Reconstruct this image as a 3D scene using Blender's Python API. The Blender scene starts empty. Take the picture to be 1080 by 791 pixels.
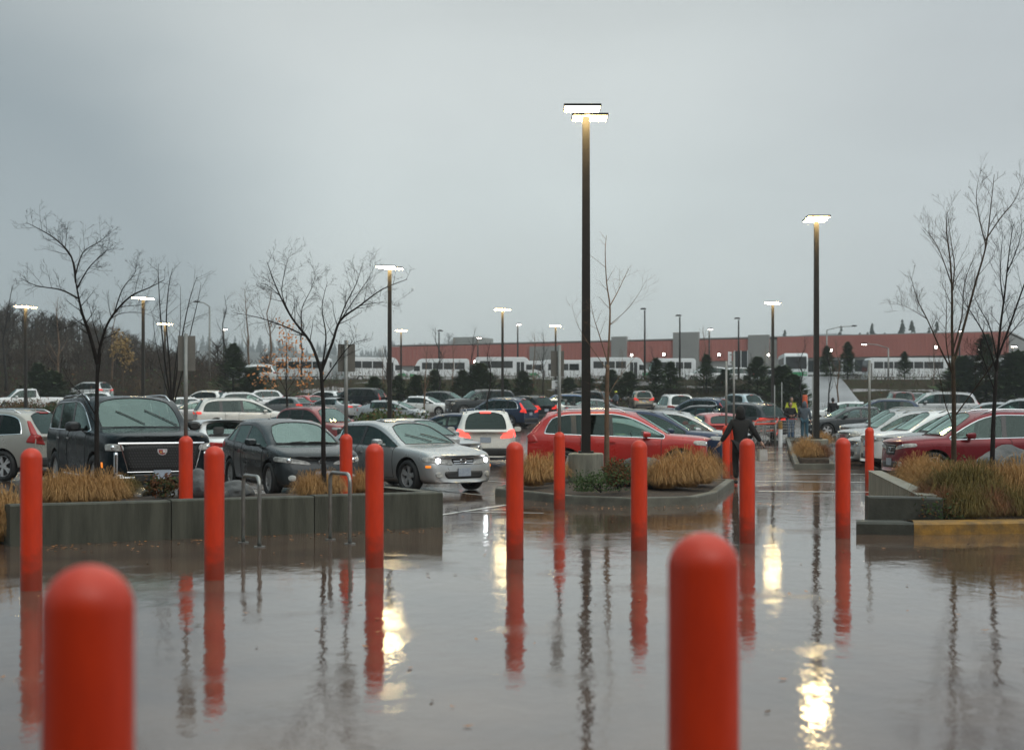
import bpy, bmesh, math, random
from mathutils import Vector, Matrix, Quaternion, noise as mnoise
from mathutils.bvhtree import BVHTree
import numpy as np

random.seed(7)
S = bpy.context.scene
COL = S.collection
R = math.radians
F = 1500.0          # focal length of the lens, in photo pixels
EYE = 1.6
HOR = 435.0

# ------------------------------------------------------------------ terrain
def sstep(a, b, t):
    t = max(0.0, min(1.0, (t - a) / (b - a)))
    return t * t * (3 - 2 * t)

def gz(x, y):
    z = 0.0
    if y > 50: z = 0.025 * (min(y, 130) - 50)
    z += 3.0 * sstep(131, 149, y - ramp_shift(x, y))
    return z

def ramp_shift(x, y):
    return 0.0

def X(px, d): return (px - 540.0) / F * d
def gp(px, d, dz=0.0):
    x = X(px, d)
    return Vector((x, d, gz(x, d) + dz))
def P3(px, py, d): return Vector((X(px, d), d, EYE + (HOR - py) / F * d))

# ------------------------------------------------------------------ mesh builder
class MB:
    def __init__(s): s.v = []; s.f = []; s.m = []
    def face(s, idx, m=0): s.f.append(tuple(idx)); s.m.append(m)
    def quad(s, a, b, c, d, m=0):
        n = len(s.v); s.v += [tuple(a), tuple(b), tuple(c), tuple(d)]; s.face((n, n+1, n+2, n+3), m)
    def tri(s, a, b, c, m=0):
        n = len(s.v); s.v += [tuple(a), tuple(b), tuple(c)]; s.face((n, n+1, n+2), m)
    def box(s, c, size, rz=0.0, m=0, mat=None):
        n = len(s.v); hx, hy, hz = size[0]/2, size[1]/2, size[2]/2
        M = mat if mat is not None else Matrix.Rotation(rz, 3, 'Z')
        for dx, dy, dz in ((-1,-1,-1),(1,-1,-1),(1,1,-1),(-1,1,-1),(-1,-1,1),(1,-1,1),(1,1,1),(-1,1,1)):
            p = M @ Vector((dx*hx, dy*hy, dz*hz)) + Vector(c); s.v.append(tuple(p))
        for q in ((0,3,2,1),(4,5,6,7),(0,1,5,4),(1,2,6,5),(2,3,7,6),(3,0,4,7)):
            s.face([n+i for i in q], m)
    def tube(s, pts, rad, sides=6, m=0, cap=True):
        pts = [Vector(p) for p in pts]
        if not hasattr(rad, '__len__'): rad = [rad]*len(pts)
        n0 = len(s.v); k = len(pts)
        up = None
        for i, p in enumerate(pts):
            t = (pts[min(i+1, k-1)] - pts[max(i-1, 0)])
            if t.length < 1e-9: t = Vector((0,0,1))
            t.normalize()
            if up is None:
                up = Vector((1,0,0)) if abs(t.z) > 0.8 else Vector((0,0,1))
            a = up - t*up.dot(t)
            if a.length < 1e-6: a = t.orthogonal()
            a.normalize(); b = t.cross(a); up = a
            for q in range(sides):
                an = 2*math.pi*q/sides
                s.v.append(tuple(p + a*(math.cos(an)*rad[i]) + b*(math.sin(an)*rad[i])))
        for i in range(k-1):
            for q in range(sides):
                q2 = (q+1) % sides
                s.face((n0+i*sides+q, n0+i*sides+q2, n0+(i+1)*sides+q2, n0+(i+1)*sides+q), m)
        if cap:
            s.face([n0+q for q in range(sides)][::-1], m)
            s.face([n0+(k-1)*sides+q for q in range(sides)], m)
    def lathe(s, prof, sides=24, m=0, axis='Z', c=(0,0,0), ms=None):
        n0 = len(s.v); k = len(prof)
        for r, h in prof:
            for q in range(sides):
                an = 2*math.pi*q/sides
                if axis == 'Z': p = (c[0]+r*math.cos(an), c[1]+r*math.sin(an), c[2]+h)
                else: p = (c[0]+r*math.cos(an), c[1]+h, c[2]+r*math.sin(an))
                s.v.append(p)
        for i in range(k-1):
            for q in range(sides):
                q2 = (q+1) % sides
                f = (n0+i*sides+q, n0+i*sides+q2, n0+(i+1)*sides+q2, n0+(i+1)*sides+q)
                s.face(f if axis == 'Z' else f[::-1], ms[i] if ms else m)
    def prism(s, poly, z0, z1, m=0, mtop=None):
        n = len(s.v); k = len(poly)
        s.v += [(p[0], p[1], z0) for p in poly] + [(p[0], p[1], z1) for p in poly]
        s.face([n+k+i for i in range(k)], m if mtop is None else mtop)
        s.face([n+k-1-i for i in range(k)], m)
        for i in range(k):
            j = (i+1) % k
            s.face((n+i, n+j, n+k+j, n+k+i), m)
    def mesh(s, name, mats, smooth=False):
        me = bpy.data.meshes.new(name)
        me.from_pydata(s.v, [], s.f)
        for mm in (mats if isinstance(mats, (list, tuple)) else [mats]): me.materials.append(mm)
        if len(me.materials) > 1: me.polygons.foreach_set('material_index', s.m)
        if smooth: me.polygons.foreach_set('use_smooth', [True]*len(me.polygons))
        me.update()
        return me
    def build(s, name, mats, parent=None, smooth=False, loc=None):
        return link(name, s.mesh(name, mats, smooth), parent, loc)

def link(name, me, parent=None, loc=None):
    o = bpy.data.objects.new(name, me); COL.objects.link(o)
    if parent is not None: o.parent = parent
    if loc is not None: o.location = loc
    return o
def empty(name, loc=(0,0,0), rz=0.0):
    o = bpy.data.objects.new(name, None); COL.objects.link(o)
    o.empty_display_size = 0.2
    o.location = loc; o.rotation_euler = (0,0,rz); return o
def tag(o, label, cat, group=None, kind=None):
    o['label'] = label; o['category'] = cat
    if group: o['group'] = group
    if kind: o['kind'] = kind
    return o
def struct(o, label=None):
    o['kind'] = 'structure'
    if label: o['label'] = label
    return o
def copy_tree(o, parent=None, top=True):
    c = o.copy(); COL.objects.link(c)
    if parent is not None: c.parent = parent
    for ch in list(o.children): copy_tree(ch, c, False)
    return c
def smooth_by_angle(me, ang=40):
    me.polygons.foreach_set('use_smooth', [True]*len(me.polygons))
    try: me.set_sharp_from_angle(angle=R(ang))
    except Exception: pass
def bake(o, smooth=True):
    dg = bpy.context.evaluated_depsgraph_get(); dg.update()
    me = bpy.data.meshes.new_from_object(o.evaluated_get(dg))
    if smooth: me.polygons.foreach_set('use_smooth', [True]*len(me.polygons))
    return me

# ------------------------------------------------------------------ materials
MATS = {}
def nmat(name):
    m = bpy.data.materials.new(name); m.use_nodes = True
    nt = m.node_tree; b = nt.nodes['Principled BSDF']
    return m, nt, b
def glass_mat(name, tint, ior=1.5):
    m, nt, b = nmat(name); L = nt.links.new; nt.nodes.remove(b)
    tr = nt.nodes.new('ShaderNodeBsdfTransparent'); tr.inputs['Color'].default_value = (*tint, 1)
    gl = nt.nodes.new('ShaderNodeBsdfGlossy'); gl.inputs['Roughness'].default_value = 0.03; gl.inputs['Color'].default_value = (.76, 1, .94, 1)
    fr = nt.nodes.new('ShaderNodeFresnel'); fr.inputs['IOR'].default_value = ior
    mx = nt.nodes.new('ShaderNodeMixShader'); L(fr.outputs[0], mx.inputs[0]); L(tr.outputs[0], mx.inputs[1]); L(gl.outputs[0], mx.inputs[2])
    out = [n for n in nt.nodes if n.type == 'OUTPUT_MATERIAL'][0]; L(mx.outputs[0], out.inputs['Surface']); MATS[name] = m
    return m
def mat(name, col, rough=0.6, metal=0.0, var=0.0, vscale=6.0, bump=0.0, bscale=40.0, coat=0.0, ior=1.5, emit=None, es=0.0, col2=None, coords='Object', rvar=0.0, spec=None, detail=5, stretch=None, trim_inside=False):
    if name in MATS: return MATS[name]
    m, nt, b = nmat(name); L = nt.links.new
    b.inputs['Base Color'].default_value = (*col, 1)
    b.inputs['Roughness'].default_value = rough
    b.inputs['Metallic'].default_value = metal
    b.inputs['IOR'].default_value = ior
    if spec is not None: b.inputs['Specular IOR Level'].default_value = spec
    if coat: b.inputs['Coat Weight'].default_value = coat; b.inputs['Coat Roughness'].default_value = 0.04
    if emit: b.inputs['Emission Color'].default_value = (*emit, 1); b.inputs['Emission Strength'].default_value = es
    if var or col2 or bump or rvar:
        tc = nt.nodes.new('ShaderNodeTexCoord')
        out = tc.outputs[coords]
        if stretch:
            mp_ = nt.nodes.new('ShaderNodeMapping'); mp_.inputs['Scale'].default_value = stretch; L(out, mp_.inputs['Vector']); out = mp_.outputs['Vector']
        n = nt.nodes.new('ShaderNodeTexNoise'); n.inputs['Scale'].default_value = vscale; n.inputs['Detail'].default_value = detail; n.inputs['Roughness'].default_value = 0.62
        L(out, n.inputs['Vector'])
        if var or col2:
            mx = nt.nodes.new('ShaderNodeMix'); mx.data_type = 'RGBA'
            c2 = col2 if col2 else tuple(c*(1-var) for c in col)
            c1 = col if col2 else tuple(min(1, c*(1+var)) for c in col)
            rp = nt.nodes.new('ShaderNodeMapRange'); rp.inputs['From Min'].default_value = 0.35; rp.inputs['From Max'].default_value = 0.65
            L(n.outputs['Fac'], rp.inputs['Value']); L(rp.outputs['Result'], mx.inputs['Factor'])
            mx.inputs['A'].default_value = (*c1, 1); mx.inputs['B'].default_value = (*c2, 1)
            fin = mx.outputs['Result']
            if trim_inside:      # the inner face of the shell is dark cabin lining
                ge = nt.nodes.new('ShaderNodeNewGeometry'); m3 = nt.nodes.new('ShaderNodeMix'); m3.data_type = 'RGBA'; L(ge.outputs['Backfacing'], m3.inputs['Factor']); L(fin, m3.inputs['A']); m3.inputs['B'].default_value = (.05, .048, .045, 1); fin = m3.outputs['Result']
            L(fin, b.inputs['Base Color'])
        if rvar:
            rr = nt.nodes.new('ShaderNodeMapRange'); rr.inputs['From Min'].default_value = 0.35; rr.inputs['From Max'].default_value = 0.65
            rr.inputs['To Min'].default_value = max(0.02, rough-rvar); rr.inputs['To Max'].default_value = rough+rvar
            L(n.outputs['Fac'], rr.inputs['Value']); L(rr.outputs['Result'], b.inputs['Roughness'])
        if bump:
            n2 = nt.nodes.new('ShaderNodeTexNoise'); n2.inputs['Scale'].default_value = bscale; n2.inputs['Detail'].default_value = 4
            L(out, n2.inputs['Vector'])
            bp = nt.nodes.new('ShaderNodeBump'); bp.inputs['Strength'].default_value = bump; bp.inputs['Distance'].default_value = 0.02
            L(n2.outputs['Fac'], bp.inputs['Height']); L(bp.outputs['Normal'], b.inputs['Normal'])
    MATS[name] = m
    return m
def paint(name, col, metal=0.25, rough=0.32):
    return mat('paint_' + name, col, rough=rough, metal=metal, trim_inside=True, coat=0.7 if sum(col) > .3 else (.5 if sum(col) > .05 else .22), spec=.4 if sum(col) > .3 else .10, var=0.05, vscale=1.6, rvar=0.08)

M_red = mat('red_bollard_sleeve', (0.76, 0.052, 0.012), rough=0.40, vscale=2.5, col2=(0.58, 0.034, 0.007), stretch=(3, 3, .7), bump=0.05, bscale=60, rvar=0.08)
def add_grime(m, z0, z1, col, scale=9, amt=.75):
    """splashed dirt low down on the object, broken up by noise"""
    nt = m.node_tree; L = nt.links.new; N = nt.nodes.new; b = nt.nodes['Principled BSDF']; src = b.inputs['Base Color'].links[0].from_socket
    tc = N('ShaderNodeTexCoord'); sp = N('ShaderNodeSeparateXYZ'); L(tc.outputs['Object'], sp.inputs[0])
    n = N('ShaderNodeTexNoise'); n.inputs['Scale'].default_value = scale; n.inputs['Detail'].default_value = 6; L(tc.outputs['Object'], n.inputs['Vector'])
    r = N('ShaderNodeMapRange'); r.inputs['From Min'].default_value = z0; r.inputs['From Max'].default_value = z1; r.inputs['To Min'].default_value = .55; r.inputs['To Max'].default_value = -.25; L(sp.outputs['Z'], r.inputs['Value'])
    a = N('ShaderNodeMath'); a.operation = 'ADD'; L(r.outputs[0], a.inputs[0]); L(n.outputs['Fac'], a.inputs[1])
    r2 = N('ShaderNodeMapRange'); r2.inputs['From Min'].default_value = .52; r2.inputs['From Max'].default_value = .85; r2.inputs['To Max'].default_value = amt; L(a.outputs[0], r2.inputs['Value'])
    mx = N('ShaderNodeMix'); mx.data_type = 'RGBA'; L(r2.outputs[0], mx.inputs['Factor']); L(src, mx.inputs['A']); mx.inputs['B'].default_value = (*col, 1); L(mx.outputs['Result'], b.inputs['Base Color'])
add_grime(M_red, 0.0, .55, (.16, .035, .018), 7, .7)
M_conc = mat('wet_concrete', (0.095, 0.095, 0.072), rough=0.6, spec=.3, vscale=2.2, bump=0.35, bscale=30, col2=(0.045, 0.045, 0.033), stretch=(3, 3, .35))
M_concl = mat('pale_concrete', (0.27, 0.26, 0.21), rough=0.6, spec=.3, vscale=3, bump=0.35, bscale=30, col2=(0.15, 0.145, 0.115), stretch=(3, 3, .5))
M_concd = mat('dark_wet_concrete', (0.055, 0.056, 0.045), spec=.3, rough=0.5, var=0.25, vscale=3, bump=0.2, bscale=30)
M_kerb = mat('kerb_concrete', (0.125, 0.12, 0.095), spec=.35, rough=0.5, var=0.3, vscale=2.5, bump=0.2, bscale=40)
M_yel = mat('yellow_kerb_paint', (0.40, 0.21, 0.04), rough=0.5, spec=.3, vscale=5, bump=0.3, bscale=30, col2=(0.17, 0.105, 0.04))
M_steel = mat('galvanised_steel', (0.33, 0.33, 0.31), rough=0.35, metal=0.8, var=0.15, vscale=9)
M_pole = mat('bronze_pole_paint', (0.016, 0.013, 0.010), rough=0.5, var=0.2, vscale=5, spec=.35)
M_poleg = mat('grey_pole', (0.27, 0.27, 0.25), rough=0.45, metal=0.3, var=0.1)
M_sign = mat('sign_back_aluminium', (0.17, 0.16, 0.14), rough=0.5, metal=0.2, var=0.1)
M_lamp = mat('lamp_lens_lit', (0.9, 0.9, 0.9), emit=(1.0, 0.74, 0.34), es=75.0)
M_lampc = mat('lamp_lens_cool', (0.9, 0.9, 0.9), emit=(1.0, 0.92, 0.80), es=22.0)
M_soil = mat('bark_mulch', (0.045, 0.03, 0.02), rough=0.9, var=0.4, vscale=14, bump=0.8, bscale=40)
M_grass = mat('tawny_grass', (0.56, 0.33, 0.135), rough=0.8, spec=.2, vscale=9.0, col2=(0.30, 0.16, 0.06))
M_grassg = mat('olive_grass', (0.24, 0.165, 0.055), rough=0.8, spec=.2, vscale=9.0, col2=(0.10, 0.09, 0.03))
M_grassr = mat('russet_grass', (0.26, 0.11, 0.045), rough=0.8, vscale=3.0, col2=(0.11, 0.05, 0.022))
M_leafd = mat('dark_leaf', (0.058, 0.092, 0.030), rough=0.75, spec=.12, vscale=5, col2=(0.028, 0.046, 0.018))
M_leafr = mat('russet_leaf', (0.14, 0.045, 0.022), rough=0.75, spec=.12, vscale=5, col2=(0.06, 0.06, 0.022))
M_leafo = mat('orange_leaf', (0.50, 0.20, 0.05), rough=0.6, vscale=5, col2=(0.32, 0.13, 0.04))
M_leafy = mat('yellow_leaf', (0.28, 0.18, 0.05), rough=0.6, vscale=5, col2=(0.20, 0.11, 0.03))
M_conif = mat('conifer_needles', (0.115, 0.165, 0.078), rough=0.9, spec=.03, vscale=1.5, col2=(0.075, 0.105, 0.05))
M_conif2 = mat('conifer_needles_far', (0.03, 0.045, 0.032), rough=0.7, vscale=0.3, col2=(0.02, 0.03, 0.022))
M_bark = mat('wet_bark', (0.058, 0.038, 0.022), spec=.3, rough=0.65, var=0.35, vscale=8, bump=0.3, bscale=60)
M_barkd = mat('dark_wet_bark', (0.017, 0.013, 0.011), spec=.25, rough=0.7, var=0.3, vscale=8)
M_barkw = mat('warm_sapling_bark', (0.13, 0.075, 0.04), rough=0.6, var=0.3, vscale=8)
M_wood = mat('woodland_twigs', (0.060, 0.042, 0.031), rough=0.9, spec=.1, vscale=0.05, col2=(0.034, 0.029, 0.022))
M_rock = mat('granite_boulder', (0.11, 0.11, 0.105), rough=0.55, spec=.3, vscale=4, bump=0.8, bscale=12, col2=(0.04, 0.042, 0.042))
M_glass = glass_mat('car_glass', (0.50, 0.62, 0.58), 2.15)
M_glassr = glass_mat('privacy_glass', (0.10, 0.11, 0.11), 1.45)
M_seat = mat('seat_fabric', (.035, .034, .033), rough=.8)
M_seatl = mat('seat_leather_tan', (.12, .10, .08), rough=.6)
M_glassp = mat('tinted_glass', (0.010, 0.013, 0.014), rough=0.05, ior=1.45)
M_sglass = glass_mat('side_glass', (0.58, 0.70, 0.65), 1.48)
M_pillar = mat('gloss_black_pillar', (0.010, 0.010, 0.010), rough=0.2)
M_plastic = mat('black_plastic', (0.018, 0.018, 0.018), rough=0.45)
M_tyre = mat('tyre_rubber', (0.014, 0.014, 0.014), rough=0.7)
M_rim = mat('alloy_rim', (0.50, 0.50, 0.50), rough=0.35, metal=0.45)
M_chrome = mat('chrome_trim', (0.75, 0.76, 0.77), rough=0.16, metal=1.0)
M_hlamp = mat('headlamp_glass', (0.42, 0.42, 0.40), rough=0.12, ior=1.6, var=0.4, vscale=14)
M_hlit = mat('headlamp_lit', (0.9, 0.9, 0.9), emit=(0.92, 0.96, 1.0), es=16.0)
M_hdim = mat('headlamp_parking', (0.7, 0.65, 0.5), emit=(1.0, 0.82, 0.5), es=1.6)
M_tlamp = mat('taillamp_glass', (0.34, 0.015, 0.012), rough=0.15, ior=1.6)
M_tlit = mat('taillamp_lit', (0.5, 0.02, 0.02), emit=(1.0, 0.055, 0.04), es=3.6)
M_tdim = mat('taillamp_glow', (0.4, 0.02, 0.015), rough=.2, emit=(1.0, 0.05, 0.03), es=0.7)
M_amber = mat('amber_marker', (0.5, 0.12, 0.01), rough=0.2, emit=(1.0, 0.28, 0.03), es=0.9)
M_plate = mat('licence_plate', (0.40, 0.45, 0.50), rough=0.4, vscale=30, col2=(0.28, 0.32, 0.40))
M_white = mat('white_bus_paint', (0.72, 0.74, 0.74), rough=0.4, var=0.04, vscale=0.6)
M_green = mat('green_stripe', (0.05, 0.30, 0.13), rough=0.4)
M_wred = mat('red_warehouse_cladding', (0.44, 0.165, 0.135), rough=0.8, spec=.1, vscale=0.15, col2=(0.40, 0.145, 0.12))
M_wgrey = mat('grey_warehouse_panel', (0.27, 0.27, 0.255), rough=0.7, var=0.06, vscale=0.2)
M_line = mat('road_paint_white', (0.60, 0.59, 0.55), rough=0.25, vscale=5, col2=(0.34, 0.33, 0.31))
M_skin = mat('skin', (0.42, 0.25, 0.18), rough=0.5)
M_hair = mat('dark_hair', (0.02, 0.015, 0.012), rough=0.5)

def ground_material():
    m, nt, b = nmat('wet_asphalt'); L = nt.links.new; N = nt.nodes.new
    geo = N('ShaderNodeNewGeometry'); pos = geo.outputs['Position']
    def noise(scale, detail=4, rough=0.55, vec=None):
        n = N('ShaderNodeTexNoise'); n.inputs['Scale'].default_value = scale; n.inputs['Detail'].default_value = detail; n.inputs['Roughness'].default_value = rough
        L(vec or pos, n.inputs['Vector']); return n.outputs['Fac']
    def rng(v, a, b_, c, d):
        r = N('ShaderNodeMapRange'); r.inputs['From Min'].default_value = a; r.inputs['From Max'].default_value = b_
        r.inputs['To Min'].default_value = c; r.inputs['To Max'].default_value = d; L(v, r.inputs['Value']); return r.outputs['Result']
    def math_(op, a, c):
        n = N('ShaderNodeMath'); n.operation = op
        if hasattr(a, 'links'): L(a, n.inputs[0])
        else: n.inputs[0].default_value = a
        if hasattr(c, 'links'): L(c, n.inputs[1])
        else: n.inputs[1].default_value = c
        return n.outputs[0]
    big = noise(0.16, 5); mid = noise(1.1, 5); fine = noise(60, 3)
    mx = N('ShaderNodeMix'); mx.data_type = 'RGBA'
    mx.inputs['A'].default_value = (0.142, 0.090, 0.062, 1); mx.inputs['B'].default_value = (0.076, 0.048, 0.039, 1)
    L(rng(math_('ADD', math_('MULTIPLY', big, 0.6), math_('MULTIPLY', mid, 0.4)), 0.4, 0.6, 0, 1), mx.inputs['Factor'])
    mx2 = N('ShaderNodeMix'); mx2.data_type = 'RGBA'; mx2.blend_type = 'MULTIPLY'
    L(mx.outputs['Result'], mx2.inputs['A']); mx2.inputs['Factor'].default_value = 1
    cr = N('ShaderNodeCombineColor')
    fr = rng(fine, 0.35, 0.65, 0.75, 1.25)
    for s_ in ('Red', 'Green', 'Blue'): L(fr, cr.inputs[s_])
    L(cr.outputs['Color'], mx2.inputs['B'])
    BASE = mx2.outputs['Result']
    # film of water: smooth in the puddles, a little rougher on the high spots
    wet = rng(big, 0.40, 0.62, 0.0, 1.0)
    rsum = (math_('ADD', rng(wet, 0, 1, 0.02, 0.075), math_('MULTIPLY', rng(noise(0.45, 6, 0.65), 0.52, 0.68, 0, 1), 0.11)))
    b.inputs['IOR'].default_value = 1.88
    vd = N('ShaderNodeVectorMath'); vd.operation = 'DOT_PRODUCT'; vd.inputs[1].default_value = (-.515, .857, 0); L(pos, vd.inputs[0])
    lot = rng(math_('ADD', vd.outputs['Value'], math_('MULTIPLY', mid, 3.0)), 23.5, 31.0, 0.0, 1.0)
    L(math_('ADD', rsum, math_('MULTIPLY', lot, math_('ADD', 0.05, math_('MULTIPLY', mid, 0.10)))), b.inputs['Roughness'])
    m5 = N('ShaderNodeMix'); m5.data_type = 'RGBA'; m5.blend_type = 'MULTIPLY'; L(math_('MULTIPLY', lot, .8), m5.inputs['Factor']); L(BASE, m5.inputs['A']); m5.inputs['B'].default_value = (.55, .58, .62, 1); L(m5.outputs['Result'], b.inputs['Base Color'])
    # ripples of the standing water
    sp = N('ShaderNodeVectorMath'); sp.operation = 'MULTIPLY'; sp.inputs[1].default_value = (1.0, 0.55, 1.0); L(pos, sp.inputs[0])
    rip = noise(5.5, 2, 0.5, sp.outputs[0]); rip2 = noise(1.3, 2, 0.5, sp.outputs[0]); rip3 = noise(24, 2, 0.5)
    h = math_('ADD', math_('ADD', math_('MULTIPLY', rip, 0.0025), math_('MULTIPLY', rip2, 0.0040)), math_('MULTIPLY', rip3, 0.00062))
    dry = rng(noise(0.45, 6, 0.65), 0.52, 0.68, 0.0, 1.0)
    h = math_('ADD', h, math_('MULTIPLY', math_('MULTIPLY', noise(70, 3), 0.0013), dry))
    bp = N('ShaderNodeBump'); bp.inputs['Strength'].default_value = 1.0; bp.inputs['Distance'].default_value = 1.0
    L(h, bp.inputs['Height']); L(bp.outputs['Normal'], b.inputs['Normal'])
    return m
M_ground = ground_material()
M_bank = mat('grassy_bank', (0.034, 0.036, 0.018), rough=1.0, spec=.05, vscale=0.4, col2=(0.045, 0.032, 0.02), bump=0.6, bscale=3)
M_hill = mat('wooded_hillside', (0.05, 0.04, 0.03), rough=0.95, vscale=0.06, col2=(0.035, 0.04, 0.025), bump=0.8, bscale=0.6)
M_road = mat('pale_wet_driveway', (0.24, 0.24, 0.245), rough=0.3, var=0.15, vscale=0.3)
# ------------------------------------------------------------------ cars
# each kind of car is lofted from a side profile and a plan, smoothed, cut by its wheel arches,
# then split into body, doors and one mesh per window
TYPES = {
 'crossover': dict(L=4.60, W=1.86, H=1.68, wb=2.66, fo=0.93, r=0.355, zb=0.22, zn=0.98, zc=1.08, xc=0.98, xh=0.28, rH=0.06,
                   xr=-1.75, rr=0.06, xb=-2.18, zd=1.08, bf=0.98, br=1.10, wr=0.60, pil=[(-0.22, -0.30), (-1.08, -1.18)], box='suv', clad=True, rails=True, tilt=0.10),
 'large_suv': dict(L=5.38, W=2.06, H=1.93, wb=3.07, fo=1.00, r=0.42, zb=0.27, zn=1.20, zc=1.30, xc=1.02, xh=0.42, rH=0.04,
                   xr=-2.20, rr=0.05, xb=-2.45, zd=1.28, bf=1.24, br=1.27, wr=0.80, pil=[(-0.18, -0.28), (-1.26, -1.38)], box='suv', clad=False, rails=True, tilt=0.03),
 'sedan': dict(L=4.86, W=1.79, H=1.44, wb=2.75, fo=0.98, r=0.325, zb=0.18, zn=0.76, zc=0.93, xc=0.95, xh=0.18, rH=0.05,
                   xr=-0.98, rr=0.06, xb=-1.62, zd=0.99, bf=0.89, br=0.96, wr=0.56, pil=[(-0.26, -0.33), (-1.13, -1.22)], box='sedan', clad=False, rails=False, tilt=0.14),
 'liftback': dict(L=4.55, W=1.75, H=1.48, wb=2.70, fo=0.92, r=0.32, zb=0.17, zn=0.78, zc=0.98, xc=1.12, xh=0.22, rH=0.05,
                   xr=-0.85, rr=0.07, xb=-1.95, zd=1.08, bf=0.93, br=1.03, wr=0.57, pil=[(-0.30, -0.37), (-1.14, -1.24)], box='sedan', clad=False, rails=False, tilt=0.16),
 'hatchback': dict(L=4.46, W=1.76, H=1.47, wb=2.64, fo=0.94, r=0.325, zb=0.18, zn=0.78, zc=0.98, xc=1.05, xh=0.22, rH=0.05,
                   xr=-1.55, rr=0.10, xb=-2.02, zd=1.06, bf=0.92, br=1.04, wr=0.58, pil=[(-0.27, -0.34), (-1.10, -1.20)], box='suv', clad=False, rails=False, tilt=0.15),
 'wagon': dict(L=4.82, W=1.84, H=1.66, wb=2.74, fo=0.98, r=0.35, zb=0.23, zn=0.94, zc=1.05, xc=1.00, xh=0.30, rH=0.05,
                   xr=-1.95, rr=0.07, xb=-2.30, zd=1.06, bf=0.97, br=1.05, wr=0.62, pil=[(-0.22, -0.30), (-1.10, -1.20)], box='suv', clad=True, rails=True, tilt=0.12),
 'minivan': dict(L=5.10, W=1.98, H=1.74, wb=3.00, fo=1.00, r=0.34, zb=0.19, zn=0.88, zc=1.06, xc=1.42, xh=0.42, rH=0.05,
                   xr=-2.10, rr=0.06, xb=-2.42, zd=1.06, bf=0.97, br=1.04, wr=0.68, pil=[(-0.10, -0.20), (-1.18, -1.30)], box='suv', clad=False, rails=True, tilt=0.12),
 'pickup': dict(L=5.75, W=1.98, H=1.88, wb=3.65, fo=0.98, r=0.39, zb=0.32, zn=1.08, zc=1.18, xc=1.40, xh=0.85, rH=0.03,
                   xr=-0.62, rr=0.04, xb=-0.80, zd=1.16, bf=1.14, br=1.16, wr=0.70, pil=[(0.36, 0.26), (-0.46, -0.56)], box='pickup', clad=False, rails=False, tilt=0.02),
}
# how each kind looks in front and behind: lights given as (inner y frac, outer x set-back, z low, z high)
FEAT = {
 'crossover': dict(hl=(0.55, 0.55, 0.76, 0.92), gr=(0.42, 0.66, 0.86), tl=(0.50, 0.34, 0.84, 1.10)),
 'large_suv': dict(hl=(0.70, 0.28, 0.93, 1.05), gr=(0.52, 0.66, 1.04), tl=(0.80, 0.16, 0.85, 1.55)),
 'sedan': dict(hl=(0.52, 0.46, 0.55, 0.70), gr=(0.33, 0.56, 0.70), tl=(0.48, 0.30, 0.74, 0.90)),
 'liftback': dict(hl=(0.58, 0.60, 0.62, 0.80), gr=(0.36, 0.52, 0.62), tl=(0.62, 0.25, 0.78, 1.00)),
 'hatchback': dict(hl=(0.50, 0.62, 0.60, 0.74), gr=(0.36, 0.36, 0.50), tl=(0.56, 0.34, 0.82, 1.00)),
 'wagon': dict(hl=(0.56, 0.52, 0.74, 0.88), gr=(0.38, 0.62, 0.85), tl=(0.50, 0.30, 0.84, 1.02)),
 'minivan': dict(hl=(0.52, 0.60, 0.66, 0.82), gr=(0.40, 0.56, 0.72), tl=(0.55, 0.30, 0.86, 1.06)),
 'pickup': dict(hl=(0.62, 0.14, 0.78, 0.98), gr=(0.56, 0.72, 1.00), tl=(0.80, 0.14, 0.78, 1.10)),
}

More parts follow.
